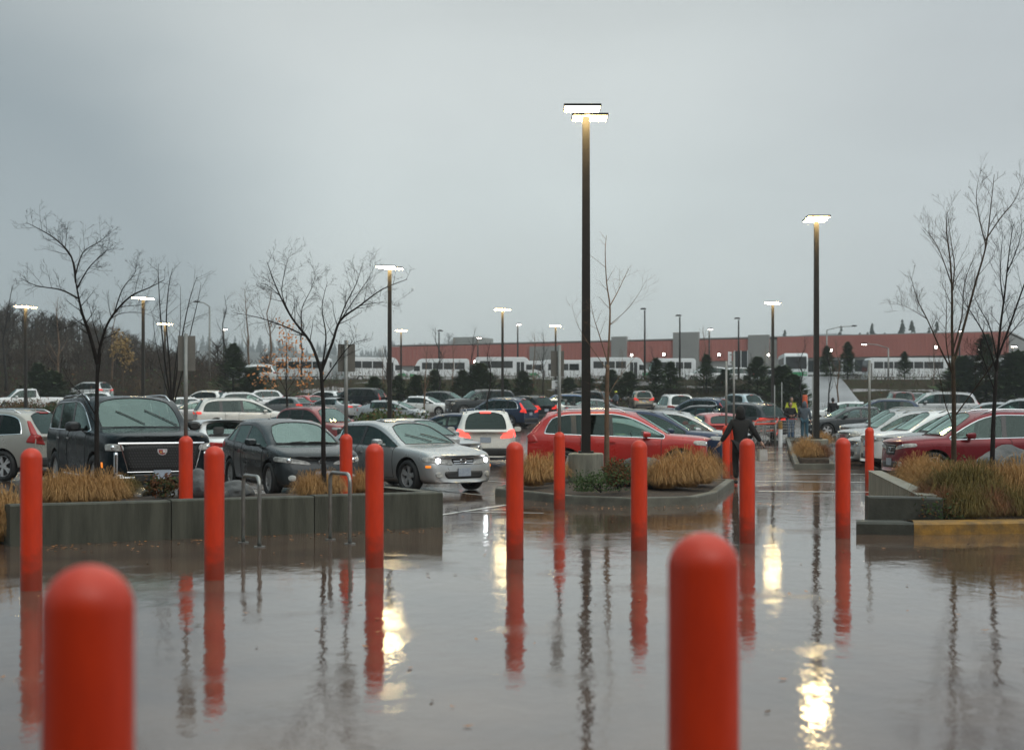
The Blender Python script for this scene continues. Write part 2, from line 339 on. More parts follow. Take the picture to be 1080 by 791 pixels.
def loft(p):
    w = p['W']/2; xf = p['fo'] + p['wb']/2; xe = xf - p['L']; mid = (xf+xe)/2
    zb = p['zb']
    def wx(x, k=0.10):
        s = abs(x-mid)/(p['L']/2); return w*(1 - k*s**4)
    def belt(x):
        t = max(0, min(1, (p['xc']-x)/(p['xc']-p['xb']))); return p['bf']*(1-t)+p['br']*t
    cols = []
    def ring(pts): cols.append(pts)
    def deck(x, zh, zbelt=None, plan=0.0, ins=1.0, crown=0.03, zlow=None):
        W_ = wx(x)*ins; zl = zb if zlow is None else zlow
        zbt = zh-0.045
        rows = [(0, zl), (.82, zl), (.955, zl+.09), (1.0, zl+.52*(zbt-zl)), (.985, zbt-.09), (.945, zbt), (.885, zh-.012), (.80, zh), (.60, zh+crown*.5), (0, zh+crown)]
        ring([(x - plan*(f**2.2), f*W_, z) for f, z in rows])
    hood = lambda x: p['zn'] + (p['zc']-p['zn'])*((xf-x)/(xf-p['xc']))**0.75
    # nose: face ring, lip ring
    W_ = wx(xf)
    zn = p['zn']; t = p['tilt']
    rows = [(0, zb+.03, .05), (.74, zb+.03, .05), (.88, zb+.12, .01), (.92, zb+.55*(zn-zb), .0), (.90, zn-.17, t*.35), (.87, zn-.10, t*.6), (.80, zn-.055, t*.8), (.70, zn-.04, t*.9), (.5, zn-.03, t*.95), (0, zn-.02, t)]
    pl = 0.30 if p['box'] != 'pickup' else 0.12
    if p is TYPES['large_suv']: pl = 0.16
    ring([(xf - dx - pl*f**3, f*W_, z) for f, z, dx in rows])
    deck(xf-.16-t*.5, hood(xf-.16-t*.5)-.012, plan=pl*.75, zlow=zb)
    deck(xf-.45-t*.5, hood(xf-.45-t*.5), plan=pl*.2)
    deck(p['wb']/2-.25, hood(p['wb']/2-.25))
    # cowl
    x = p['xc']; W_ = wx(x); zc = p['zc']; b = belt(x)
    ring([(x, f*W_, z) for f, z in [(0, zb), (.82, zb), (.955, zb+.09), (1, zb+.52*(b-zb)), (.985, b-.09), (.945, b)]] +
         [(x+.02, .885*W_, zc-.03), (x+.05, .83*W_, zc), (x+.08, .74*W_, zc+.012), (x+.22, 0, zc+.03)])
    def cab(xl, xu, zr, r6x=None, topdx=0.0):
        W_ = wx(xl); b = belt(xl); wr = p['wr'] / 0.72 * 0.72
        wr_ = wr + 0.06
        y5 = .945*W_
        f6 = (zr-.105-b)/max(.2, (zr-.06-b))
        y6 = y5 + (wr_-y5)*(f6**1.15)
        x6 = xl+(xu-xl)*f6 if r6x is None else r6x
        ring([(xl, f*W_, z) for f, z in [(0, zb), (.82, zb), (.955, zb+.09), (1, zb+.52*(b-zb)), (.985, b-.09), (.945, b)]] +
             [(x6, y6, zr-.105), (xu, wr_, zr-.055), (xu+topdx*.3, wr_*.86, zr-.018), (xu+topdx, 0, zr+.012)])
    H = p['H']-.012
    cab(p['xc']-.55, p['xh'], H-p['rH'], r6x=p['xh']-.05, topdx=.07)
    idx_h = len(cols)-1
    for i, (a, c) in enumerate(p['pil']):
        cab(a, a-.03, H - .01*i); cab(c, c-.03, H - .01*i)
    if p['box'] == 'suv':
        cab(p['xr']-.10, p['xr'], H-p['rr'], r6x=p['xr']+.06, topdx=-.05)
    else:
        cab(p['xr']-.30, p['xr'], H-p['rr'], r6x=p['xr']+.05, topdx=-.06)
    # base of the rear glass
    x = p['xb']; W_ = wx(x); b = p['br']; zd = p['zd']
    ring([(x, f*W_, z) for f, z in [(0, zb), (.82, zb), (.955, zb+.09), (1, zb+.52*(b-zb)), (.985, b-.09), (.945, b)]] +
         [(x-.01, .885*W_, zd-.0), (x-.02, .81*W_, zd+.012), (x-.03, .72*W_, zd+.016), (x-.09, 0, zd+.02)])
    idx_b = len(cols)-1
    if p['box'] == 'suv':
        zt = zd
        ring([(x-.07, f*W_*.985, z) for f, z in [(0, zb+.03), (.82, zb+.03), (.95, zb+.12), (1, zb+.52*(b-zb)), (.985, b-.12), (.94, b-.05)]] +
             [(x-.07, .875*W_, zd-.05), (x-.08, .80*W_, zd-.05), (x-.09, .70*W_, zd-.05), (x-.15, 0, zd-.05)])
    elif p['box'] == 'pickup':
        deck((p['xb']+xe)/2, zd, crown=0.0); deck(xe+.14, zd, crown=0.0)
    else:
        zt = zd-.01
        deck((p['xb']+xe)/2, zd-.005, crown=.03); deck(xe+.20, zt-.03, plan=-.03, crown=.03)
    W_ = wx(xe); zt = zd if p['box'] != 'sedan' else zd-.03
    pl2 = -0.16 if p['box'] != 'pickup' else -0.03
    rows = [(0, zb+.08, .08), (.74, zb+.08, .08), (.88, zb+.14, .02), (.93, zb+.40*(zt-zb), .0), (.91, zt-.22, .05), (.88, zt-.15, .06), (.82, zt-.10, .07), (.72, zt-.085, .075), (.5, zt-.08, .08), (0, zt-.075, .08)]
    ring([(xe + dx - pl2*f**3, f*W_, z) for f, z, dx in rows])
    return cols, idx_h, idx_b, xf, xe

PROTO = {}
def island_split(bm, mi):
    fs = [f for f in bm.faces if f.material_index == mi]; seen = set(); out = []
    for f in fs:
        if f in seen: continue
        st = [f]; seen.add(f); isl = []
        while st:
            g = st.pop(); isl.append(g)
            for e in g.edges:
                for h in e.link_faces:
                    if h.material_index == mi and h not in seen: seen.add(h); st.append(h)
        out.append(isl)
    return out
def faces_to_mb(fs, off=0.0):
    mb = MB(); mp = {}
    for f in fs:
        ids = []
        for v in f.verts:
            if v not in mp:
                mp[v] = len(mb.v); mb.v.append(tuple(v.co + v.normal*off))
            ids.append(mp[v])
        mb.face(ids, 0)
    return mb
def boundary(fs):
    s = set(fs); es = []
    for f in fs:
        for e in f.edges:
            if sum(1 for g in e.link_faces if g in s) == 1: es.append(e)
    return es

def patch(bvh, corners, d, off=0.006, nu=10, nv=6, rnd=0.35, depth=0.03, m=0, mb=None):
    """a piece lying on the body: corners (4 points) are projected against direction d onto the body"""
    mb = mb or MB(); d = Vector(d).normalized(); c = [Vector(q) for q in corners]
    n0 = len(mb.v); grid = []
    for j in range(nv+1):
        for i in range(nu+1):
            u = 2*i/nu-1; v = 2*j/nv-1
            eu = u*math.sqrt(1-v*v/2); ev = v*math.sqrt(1-u*u/2)
            u2 = u*(1-rnd)+eu*rnd; v2 = v*(1-rnd)+ev*rnd
            a = (u2+1)/2; b = (v2+1)/2
            q = c[0]*(1-a)*(1-b)+c[1]*a*(1-b)+c[2]*a*b+c[3]*(1-a)*b
            hit = bvh.ray_cast(q + d*1.5, -d, 3.0)
            if hit[0] is None: hit = bvh.find_nearest(q)
            nrm = hit[1] if hit[1].dot(d) > 0 else -hit[1]
            grid.append(hit[0] + (nrm*0.5+d*0.5).normalized()*off)
    flip = (c[1]-c[0]).cross(c[3]-c[0]).dot(d) < 0
    for q in grid: mb.v.append(tuple(q))
    k = nu+1
    for j in range(nv):
        for i in range(nu):
            f = (n0+j*k+i, n0+j*k+i+1, n0+(j+1)*k+i+1, n0+(j+1)*k+i)
            mb.face(f[::-1] if flip else f, m)
    ring = [i for i in range(k)] + [j*k+nu for j in range(1, nv+1)] + [nv*k+i for i in range(nu-1, -1, -1)] + [j*k for j in range(nv-1, 0, -1)]
    n1 = len(mb.v)
    for q in ring: mb.v.append(tuple(grid[q] - d*depth))
    L_ = len(ring)
    for i in range(L_):
        j = (i+1) % L_
        f = (n0+ring[j], n0+ring[i], n1+i, n1+j)
        mb.face(f[::-1] if flip else f, m)
    return mb

def make_rim(r, style):
    mb = MB(); ro = r*0.70; w = 0.10
    mb.lathe([(ro, -w), (ro, w*0.7), (ro*0.93, w*0.75), (ro*0.90, w*0.3), (ro*0.86, -w*0.2)], 28, axis='Y')
    mb.lathe([(0.0, w*0.55), (0.055, w*0.55), (0.075, w*0.35), (0.075, 0)], 14, axis='Y')
    ns = style
    for k in range(ns):
        a = 2*math.pi*k/ns
        for s in (-1, 1):
            a2 = a + s*(0.17 if ns <= 6 else 0.0)
            p0 = Vector((math.cos(a)*0.05, w*0.42, math.sin(a)*0.05)); p1 = Vector((math.cos(a2)*ro*0.92, w*0.5, math.sin(a2)*ro*0.92))
            dirv = (p1-p0); sd = Vector((-math.sin(a2), 0, math.cos(a2)))*0.022
            n = len(mb.v); up = Vector((0, 0.018, 0))
            for q in (p0, p1):
                for e in (-1, 1):
                    for h in (-1, 1): mb.v.append(tuple(q+sd*e+up*h))
            for f in ((0,1,5,4),(2,6,7,3),(1,3,7,5),(0,4,6,2)): mb.face([n+i for i in f])
            if ns > 6: break
    return mb.mesh('rim', M_rim)
def make_brake(r):
    mb = MB(); mb.lathe([(0, -0.03), (r*0.62, -0.03), (r*0.62, 0.0), (0, 0.0)], 20, axis='Y'); return mb.mesh('brake_disc', M_plastic)

def make_proto(kind, style='plain'):
    p = TYPES[kind]; ft = FEAT[kind]
    cols, ih, ib, xf, xe = loft(p)
    nr = 10; bm = bmesh.new(); V = []
    for c in cols:
        row = {}
        for j, (x, y, z) in enumerate(c):
            v = bm.verts.new((x, y, z)); row[(j, 1)] = v
            row[(j, -1)] = v if j in (0, nr-1) else bm.verts.new((x, -y, z))
        V.append(row)
    cr = bm.edges.layers.float.new('crease_edge')
    npil = len(p['pil'])
    for i in range(len(cols)-1):
        for j in range(nr-1):
            for s in (1, -1):
                vs = [V[i][(j, s)], V[i][(j+1, s)], V[i+1][(j+1, s)], V[i+1][(j, s)]]
                if s == -1: vs = vs[::-1]
                f = bm.faces.new(vs); mi = 0
                if j in (0,): mi = 2
                if j == 1 and p['clad']: mi = 2
                if i == ih-1 and j == 8: mi = 1                       # windscreen
                if i == ib-1 and j == 8: mi = 1                       # rear glass
                if j == 5:
                    if i in (ih-1, ih): mi = 1
                    elif i in (ih+1, ih+3) and i < ib-1: mi = 6
                    elif i == ih+2: mi = 1
                    elif i == ih+4 and p['box'] == 'suv': mi = 1
                    elif i == ih+4 and p['box'] == 'sedan': mi = 1
                if j in (2, 3, 4):
                    if i in (ih-1, ih, ih+1): mi = 3
                    elif i == ih+2: mi = 4
                f.material_index = mi
    for i, ends in ((0, 1), (len(cols)-1, -1)):
        for j in range(nr-1):
            a, b, c, d = V[i][(j, 1)], V[i][(j+1, 1)], V[i][(j+1, -1)], V[i][(j, -1)]
            vs = []
            for q in (a, b, c, d):
                if q not in vs: vs.append(q)
            f = bm.faces.new(vs if ends == -1 else vs[::-1]); f.material_index = 0
    bm.normal_update()
    bmesh.ops.recalc_face_normals(bm, faces=bm.faces[:])
    def crease(v1, v2, val):
        e = bm.edges.get((v1, v2))
        if e: e[cr] = max(e[cr], val)
    for i in range(len(cols)-1):
        for s in (1, -1):
            crease(V[i][(5, s)], V[i+1][(5, s)], 0.45); crease(V[i][(7, s)], V[i+1][(7, s)], 0.35)
            crease(V[i][(2, s)], V[i+1][(2, s)], 0.3); crease(V[i][(1, s)], V[i+1][(1, s)], 0.6)
            crease(V[i][(3, s)], V[i+1][(3, s)], 0.18)
    for j in range(nr-1):
        for s in (1, -1):
            if j >= 5: crease(V[ih-1][(j, s)], V[ih-1][(j+1, s)], 0.5); crease(V[ib][(j, s)], V[ib][(j+1, s)], 0.5)
            crease(V[len(cols)-1][(j, s)], V[len(cols)-1][(j+1, s)], 0.35); crease(V[0][(j, s)], V[0][(j+1, s)], 0.25)
    for e in bm.edges:
        ms = set(f.material_index for f in e.link_faces)
        if len(ms) > 1 and (1 in ms or 6 in ms): e[cr] = max(e[cr], 0.9)
    me = bpy.data.meshes.new('car_body'); bm.to_mesh(me); bm.free()
    for m_ in (paint('proto', (.5, .5, .5)), M_glass, M_plastic, M_white, M_green, M_tyre, M_pillar): me.materials.append(m_)
    o = bpy.data.objects.new('tmp_body', me); COL.objects.link(o)
    md = o.modifiers.new('s', 'SUBSURF'); md.levels = 2; md.render_levels = 2
    w = p['W']/2
    cut = MB()
    for ax in (p['wb']/2, -p['wb']/2):
        for s in (1, -1):
            ys = sorted((s*(w-.34), s*(w+.25)))
            n0 = len(cut.v); k = 28
            for yy in ys:
                for q in range(k):
                    an = 2*math.pi*q/k; cut.v.append((ax+(p['r']+.055)*math.cos(an), yy, p['r']+.01+(p['r']+.055)*math.sin(an)))
            for q in range(k):
                q2 = (q+1) % k; cut.face((n0+q2, n0+q, n0+k+q, n0+k+q2))
            cut.face([n0+q for q in range(k)]); cut.face([n0+k+q for q in range(k)][::-1])
    cm = cut.mesh('cut', M_tyre)
    cb = bmesh.new(); cb.from_mesh(cm); bmesh.ops.recalc_face_normals(cb, faces=cb.faces[:]); cb.to_mesh(cm); cb.free()
    co = bpy.data.objects.new('cut', cm); COL.objects.link(co)
    bo = o.modifiers.new('b', 'BOOLEAN'); bo.object = co; bo.operation = 'DIFFERENCE'; bo.solver = 'EXACT'
    try: bo.material_mode = 'TRANSFER'
    except Exception: pass
    me2 = bake(o)
    bpy.data.objects.remove(o); bpy.data.objects.remove(co)
    bm = bmesh.new(); bm.from_mesh(me2); bm.normal_update()
    tyi = [i for i, m_ in enumerate(me2.materials) if m_ == M_tyre][0]
    bvh = BVHTree.FromBMesh(bm)
    root = empty('parked_car')
    PAINT = paint('proto', (.5, .5, .5))
    def objpaint(ob):
        ob.material_slots[0].link = 'OBJECT'; ob.material_slots[0].material = PAINT; return ob
    # body
    mb = MB(); mp = {}
    for f in bm.faces:
        if f.material_index in (1, 3, 4): continue
        ids = []
        for v in f.verts:
            if v not in mp: mp[v] = len(mb.v); mb.v.append(tuple(v.co))
            ids.append(mp[v])
        mb.face(ids, {0: 0, 2: 1, 6: 3}.get(f.material_index, 2))
    b = link('body', mb.mesh('body', [PAINT, M_plastic, M_tyre, M_pillar]), root); smooth_by_angle(b.data, 50); objpaint(b)
    # doors with a dark shut line
    for mi in (3, 4):
        for isl in island_split(bm, mi):
            if len(isl) < 6: continue
            mb = faces_to_mb(isl); es = boundary(isl)
            s = 1 if sum(f.calc_center_median().y for f in isl) > 0 else -1
            nf = len(mb.f)
            for e in es: mb.tube([e.verts[0].co, e.verts[1].co], 0.0065, 4, m=1, cap=False)
            dme = mb.mesh('door', [PAINT, M_plastic]); smooth_by_angle(dme, 50)
            dr = objpaint(link('door', dme, root))
            xs = [v.co.x for f in isl for v in f.verts]
            hx = min(xs)+.16; hz = p['bf']*.5+p['br']*.5-.14
            hit = bvh.ray_cast(Vector((hx, s*2, hz)), Vector((0, -s, 0)))
            if hit[0] is not None:
                hb = MB(); hb.box(hit[0]+Vector((0, s*.022, 0)), (.19, .025, .03)); hb.box(hit[0]+Vector((.075, s*.01, 0)), (.03, .03, .026)); hb.box(hit[0]+Vector((-.075, s*.01, 0)), (.03, .03, .026))
                objh = link('door_handle', hb.mesh('door_handle', PAINT if style != 'luxury' else M_chrome), dr)
                if style != 'luxury': objpaint(objh)
    # windows
    for isl in island_split(bm, 1):
        if len(isl) < 4: continue
        cx = sum(f.calc_center_median().x for f in isl)/len(isl); cy = sum(f.calc_center_median().y for f in isl)/len(isl)
        nm = 'side_window' if abs(cy) > .25 else ('windshield' if cx > 0 else 'rear_window')
        mb = faces_to_mb(isl, -0.004)
        rear = (nm == 'rear_window' or (nm == 'side_window' and cx < -0.4)) and p['box'] == 'suv'
        wme = mb.mesh(nm, M_glassr if rear else M_glass, True); link(nm, wme, root)
        if nm == 'side_window' and not rear: wme.materials[0] = M_sglass
        if nm != 'side_window':
            trim = MB()
            for e in boundary(isl): trim.tube([e.verts[0].co, e.verts[1].co], 0.010, 4, cap=False)
            trim.build('window_seal', M_plastic, root)
    for s in (1, -1):
        fs = [f for f in bm.faces if f.material_index in (1, 6) and f.calc_center_median().y*s > .3]
        fs = [f for f in fs if f.material_index == 6 or abs(f.normal.y) > .35]
        trim = MB(); se = set(fs)
        for e in boundary(fs): trim.tube([e.verts[0].co, e.verts[1].co], 0.013 if style in ('luxury', 'chrome') else .009, 4, cap=False)
        trim.build('window_trim', M_chrome if style in ('luxury', 'chrome') else M_plastic, root)
    # cabin: floor, seats with head rests, dashboard and steering wheel
    fl = MB(); x0_, x1_ = p['xc']-.05, max(p['xb']+.15, xe+.5); zf_ = p['bf']-.34
    fl.box(((x0_+x1_)/2, 0, zf_), (x0_-x1_, w*1.62, .04)); fl.build('cabin_floor', M_plastic, root)
    sx_ = p['xh']-.55; zs = p['H']
    for (xx, ys, wd) in ((sx_, (.37, -.37), .50), (sx_-.92, (0,), 1.25)):
        if p['box'] == 'pickup' and xx < -.4 and wd > 1: xx = sx_-.80
        for yy in ys:
            sm = MB(); hb_ = min(.60, zs-zf_-.50); MM = Matrix.Rotation(R(14), 3, 'Y').transposed()
            n0 = len(sm.v); sm.box((xx, yy, zf_+.14), (.50, wd, .14)); sm.box((xx-.29, yy, zf_+.14+hb_*.5), (.12, wd*.94, hb_), mat=Matrix.Rotation(R(-14), 3, 'Y'))
            for hy in ((0,) if wd < 1 else (-.38, .38)): sm.box((xx-.40, yy+hy, zf_+.22+hb_), (.09, .26, .17), mat=Matrix.Rotation(R(-8), 3, 'Y'))
            so_ = sm.build('seat', M_seatl if style in ('luxury', 'lifted') else M_seat, root)
            bv = so_.modifiers.new('b', 'BEVEL'); bv.width = .035; bv.segments = 3; me3 = bake(so_); so_.modifiers.clear(); so_.data = me3
    db = MB(); db.box((p['xc']-.20, 0, p['bf']-.02), (.42, w*1.5, .16)); db.build('dashboard', M_plastic, root)
    sw = MB(); c_ = Vector((p['xh']-.02, .37, p['bf']-.02)); sw.tube([c_+Vector((-.06*math.sin(t_), .185*math.cos(t_), .17*math.sin(t_))) for t_ in [2*math.pi*i/20 for i in range(21)]], .017, 6); sw.tube([c_+Vector((0, -.17, 0)), c_+Vector((0, .17, 0))], .02, 5); sw.tube([c_, c_+Vector((.30, 0, -.08))], .03, 6); sw.build('steering_wheel', M_plastic, root)
    # wheels
    tm = MB(); r = p['r']
    tm.lathe([(r*.70, -.095), (r*.80, -.112), (r*.93, -.108), (r*.985, -.085), (r, -.05), (r, .05), (r*.985, .085), (r*.93, .108), (r*.80, .112), (r*.70, .095), (r*.70, -.095)], 32, axis='Y')
    tme = tm.mesh('wheel', M_tyre, True)
    rme = make_rim(r, {'luxury': 10, 'plain': 5, 'compact': 6}.get(style, 5)); bme = make_brake(r)
    for ax in (p['wb']/2, -p['wb']/2):
        for s in (1, -1):
            wo = link('wheel', tme, root, (ax, s*(w-.125), r)); wo.rotation_euler = (0, random.uniform(0, 1), 0 if s == 1 else math.pi)
            link('rim', rme, wo); link('brake_disc', bme, wo)
    # lights
    hi = ft['hl']
    for s in (1, -1):
        y0, xb_, z0, z1 = hi; dd = (1, s*1.0, .15)
        c = [(xf-.02, s*y0*w, z0+.02), (xf-xb_, s*w*.99, z0+.07), (xf-xb_-.02, s*w*.97, z1+.03), (xf-.10, s*(y0+.03)*w, z1-.03)]
        if kind == 'large_suv': c = [(xf-.02, s*.76*w, z0), (xf-xb_, s*w*.99, z0), (xf-xb_-.04, s*w*.98, z1), (xf-.06, s*.76*w, z1)]
        hl = patch(bvh, c, dd, off=.008, nu=12, nv=6, rnd=.45).build('headlight', M_hlamp, root, True)
        hl.material_slots[0].link = 'OBJECT'; hl.material_slots[0].material = M_hlamp
        q = (Vector(c[0])*.55+Vector(c[1])*.45+Vector(c[2])*.45+Vector(c[3])*.55)/2
        hit = bvh.ray_cast(q+Vector(dd)*1.2, -Vector(dd).normalized())
        if hit[0] is not None:
            pm = MB(); rr_ = (z1-z0)*.36
            ct = hit[0]+Vector((1, s*.35, 0)).normalized()*.012
            nv = Vector((1, s*.2, 0)).normalized(); a = Vector((0, 0, 1)); bb = nv.cross(a)
            ring = [ct+(a*math.cos(t_)+bb*math.sin(t_))*rr_ for t_ in [2*math.pi*i/14 for i in range(14)]]
            n0 = len(pm.v); pm.v += [tuple(q_) for q_ in ring]+[tuple(q_-nv*.05) for q_ in ring]+[tuple(ct+nv*.015)]
            for i in range(14):
                j = (i+1) % 14; pm.face((n0+i, n0+j, n0+28)); pm.face((n0+j, n0+i, n0+14+i, n0+14+j))
            pr = pm.build('projector_lens', M_chrome, hl, True)
            pr.material_slots[0].link = 'OBJECT'; pr.material_slots[0].material = M_chrome
        y0, xb_, z0, z1 = ft['tl']; dd = (-1, s*1.0, .1)
        c = [(xe+.02, s*y0*w, z0+.03), (xe+xb_, s*w*.98, z0+.05), (xe+xb_-.02, s*w*.96, z1), (xe+.06, s*(y0+.03)*w, z1-.03)]
        if kind in ('crossover',): c = [(xe+.02, s*.58*w, z0), (xe+.34, s*w*.99, z0+.06), (xe+.20, s*w*.93, z1+.02), (xe+.08, s*w*.74, z1-.02)]
        tl = patch(bvh, c, dd, off=.010, nu=10, nv=6, rnd=.35).build('taillight', M_tlamp, root, True)
        tl.material_slots[0].link = 'OBJECT'; tl.material_slots[0].material = M_tlamp
    if kind == 'crossover' and style == 'chrome':          # tall lamp blades beside the tailgate glass
        for s in (1, -1):
            c = [(xe+.10, s*w*.80, 1.06), (xe+.22, s*w*.92, 1.08), (xe+.40, s*w*.80, 1.42), (xe+.34, s*w*.74, 1.42)]
            tl = patch(bvh, c, (-1, s*.8, .2), off=.010, nu=4, nv=8, rnd=.2).build('taillight', M_tlamp, root, True)
            tl.material_slots[0].link = 'OBJECT'; tl.material_slots[0].material = M_tlamp
    # third brake lamp
    c = [(p['xr']-.05, -.16, p['H']-.11), (p['xr']-.05, .16, p['H']-.11), (p['xr']+.0, .16, p['H']-.06), (p['xr']+.0, -.16, p['H']-.06)]
    if p['box'] == 'sedan': c = [(p['xb']+.05, -.16, p['zd']+.035), (p['xb']+.05, .16, p['zd']+.035), (p['xb']+.09, .16, p['zd']+.075), (p['xb']+.09, -.16, p['zd']+.075)]
    tl = patch(bvh, c, (-1, 0, .15), off=.012, nu=6, nv=2, rnd=.1).build('brake_light', M_tlamp, root, True)
    tl.material_slots[0].link = 'OBJECT'; tl.material_slots[0].material = M_tlamp
    # front: grille, lower intake, plate, emblem
    gy, g0, g1 = ft['gr']; fd = (1, 0, .0)
    if style == 'luxury':
        c = [(xf, -.58*w, g0-.10), (xf, .58*w, g0-.10), (xf, .70*w, g1), (xf, -.70*w, g1)]
    elif style == 'kidney':
        c = None
    else:
        c = [(xf, -gy*w*.85, g0), (xf, gy*w*.85, g0), (xf, gy*w, g1), (xf, -gy*w, g1)]
    if c:
        gr = patch(bvh, c, fd, off=.006, nu=12, nv=6, rnd=.30).build('grille', M_plastic, root, True)
        tr = MB(); zt_, zb_ = c[2][2], c[0][2]
        def strip(zz, yy, h, off, m=0): patch(bvh, [(xf, -yy, zz-h), (xf, yy, zz-h), (xf, yy, zz+h), (xf, -yy, zz+h)], fd, off=off, nu=12, nv=1, rnd=0, m=m, mb=tr)
        def bar(zz, yy, r_):
            pts = []
            for q in range(13):
                hit = bvh.ray_cast(Vector((xf+1, -yy+2*yy*q/12, zz)), Vector((-1, 0, 0)))
                if hit[0] is not None: pts.append(hit[0]+Vector((.006, 0, 0)))
            tr.tube(pts, r_, 8)
        if style == 'luxury':
            bar(zt_+.012, .745*w, .024)
            bar(zb_-.01, .60*w, .009)
            for s in (1, -1):
                patch(bvh, [(xf, s*.575*w, zb_), (xf, s*.590*w, zb_), (xf, s*.72*w, zt_), (xf, s*.70*w, zt_)], fd, off=.012, nu=1, nv=8, rnd=0, mb=tr)
            k = 0
            for zz in np.linspace(zb_+.03, zt_-.05, 9):
                for yy in np.linspace(-.56*w, .56*w, 25):
                    y_ = yy + (k % 2)*.022; hit = bvh.ray_cast(Vector((xf+1, y_, zz)), Vector((-1, 0, 0)))
                    if hit[0] is not None: tr.box(hit[0]+Vector((.008, 0, 0)), (.012, .012, .024), mat=Matrix.Rotation(R(45), 3, 'X'), m=1)
                k += 1
        else:
            nb = 3 if style == 'sedan_bars' else 2
            for q in range(nb): strip(zb_+(zt_-zb_)*(q+.5)/nb, gy*w*.82, .008, .014)
            strip(zt_, gy*w*1.0, .010, .012)
        tr.build('grille_trim', [M_chrome if style != 'compact' else M_plastic, mat('dark_chrome', (.10, .10, .10), rough=.3, metal=.7)], gr)
    else:
        for s in (1, -1):
            gr = patch(bvh, [(xf, s*.04*w, g0-.02), (xf, s*.30*w, g0-.02), (xf, s*.34*w, g1), (xf, s*.05*w, g1)], fd, off=.008, nu=6, nv=6, rnd=.45).build('grille', M_plastic, root, True)
            tr = MB()
            for q in range(6):
                y_ = s*w*(.07+.045*q); hit = [bvh.ray_cast(Vector((xf+1, y_, zz)), Vector((-1, 0, 0)))[0] for zz in (g0+.01, (g0+g1)/2, g1-.03)]
                tr.tube([h_+Vector((.016, 0, 0)) for h_ in hit if h_ is not None], .006, 4)
            tr.build('grille_trim', M_chrome, gr)
    z0 = p['zb']+.10
    lw = patch(bvh, [(xf, -.50*w, z0), (xf, .50*w, z0), (xf, .56*w, z0+.15), (xf, -.56*w, z0+.15)], fd, off=.005, nu=12, nv=4, rnd=.3).build('lower_intake', M_plastic, root, True)
    for s in (1, -1):
        fg = patch(bvh, [(xf-.05, s*.68*w, z0+.02), (xf-.10, s*.84*w, z0+.03), (xf-.10, s*.84*w, z0+.14), (xf-.05, s*.68*w, z0+.14)], (1, s*.4, 0), off=.006, nu=5, nv=5, rnd=.9).build('fog_light', M_hlamp if style != 'luxury' else M_chrome, root, True)
    if style == 'luxury':
        for s in (1, -1):
            patch(bvh, [(xf-.06, s*.80*w, .50), (xf-.10, s*.855*w, .50), (xf-.10, s*.855*w, .90), (xf-.06, s*.80*w, .90)], (1, s*.5, 0), off=.012, nu=2, nv=8, rnd=.1).build('daytime_lamp', M_chrome, root, True)
            patch(bvh, [(xf-.06, s*.50*w, .42), (xf-.14, s*.86*w, .42), (xf-.14, s*.86*w, .47), (xf-.06, s*.50*w, .47)], (1, s*.4, 0), off=.016, nu=8, nv=2, rnd=.1).build('bumper_trim', M_chrome, root, True)
            patch(bvh, [(xf-.45, s*w, .62), (xf-.53, s*w, .62), (xf-.53, s*w, .72), (xf-.45, s*w, .72)], (.2, s, 0), off=.008, nu=3, nv=3, rnd=.2).build('marker_light', M_amber, root, True)
            patch(bvh, [(.95, s*w, p['zb']+.14), (-.95, s*w, p['zb']+.14), (-.95, s*w, p['zb']+.19), (.95, s*w, p['zb']+.19)], (0, s, 0), off=.02, nu=12, nv=1, rnd=0).build('side_trim', M_chrome, root, True)
    if style == 'sedan_bars':
        for s in (1, -1):
            patch(bvh, [(xf-.28, s*w*.95, .50), (xf-.40, s*w*.97, .50), (xf-.40, s*w*.97, .55), (xf-.28, s*w*.95, .55)], (.5, s, 0), off=.008, nu=3, nv=3, rnd=.3).build('marker_light', M_amber, root, True)
    if style in ('luxury', 'sedan_bars', 'compact', 'plain', 'chrome'):
        hz_ = {'luxury': .90, 'sedan_bars': (g0+g1)/2, 'compact': .66}.get(style, (g0+g1)/2)
        hit = bvh.ray_cast(Vector((xf+1, 0, hz_)), Vector((-1, 0, 0)))
        if hit[0] is not None:
            em = MB(); c = hit[0]+Vector((.022, 0, 0))
            if style == 'luxury':
                sh = [(-.085, .05), (.085, .05), (.085, .0), (.055, -.045), (0, -.06), (-.055, -.045), (-.085, 0)]
                for sc, dx, mi in ((1.0, 0, 0), (.78, .006, 1)):
                    n0 = len(em.v)
                    for yy, zz in sh: em.v.append((c.x+dx, yy*sc, c.z+zz*sc))
                    for yy, zz in sh: em.v.append((c.x+dx-.02, yy*sc, c.z+zz*sc))
                    em.face([n0+i for i in range(7)][::-1], mi)
                    for i in range(7): em.face((n0+i, n0+(i+1) % 7, n0+7+(i+1) % 7, n0+7+i), mi)
                em.box((c.x+.010, .03, c.z+.01), (.006, .05, .05), m=0); em.box((c.x+.011, -.03, c.z-.005), (.006, .03, .03), m=2)
            else:
                k = 20; rr_ = .055
                em.tube([(c.x, rr_*1.25*math.cos(2*math.pi*i/k), c.z+rr_*math.sin(2*math.pi*i/k)) for i in range(k+1)], .009, 5)
                em.box((c.x, 0, c.z), (.012, .14, .016))
            em.build('emblem', [mat('emblem_silver', (.62, .62, .62), rough=.3) if style == 'luxury' else M_chrome, mat('crest_red', (.35, .05, .05), rough=.3), mat('crest_gold', (.55, .35, .10), rough=.3)], root)
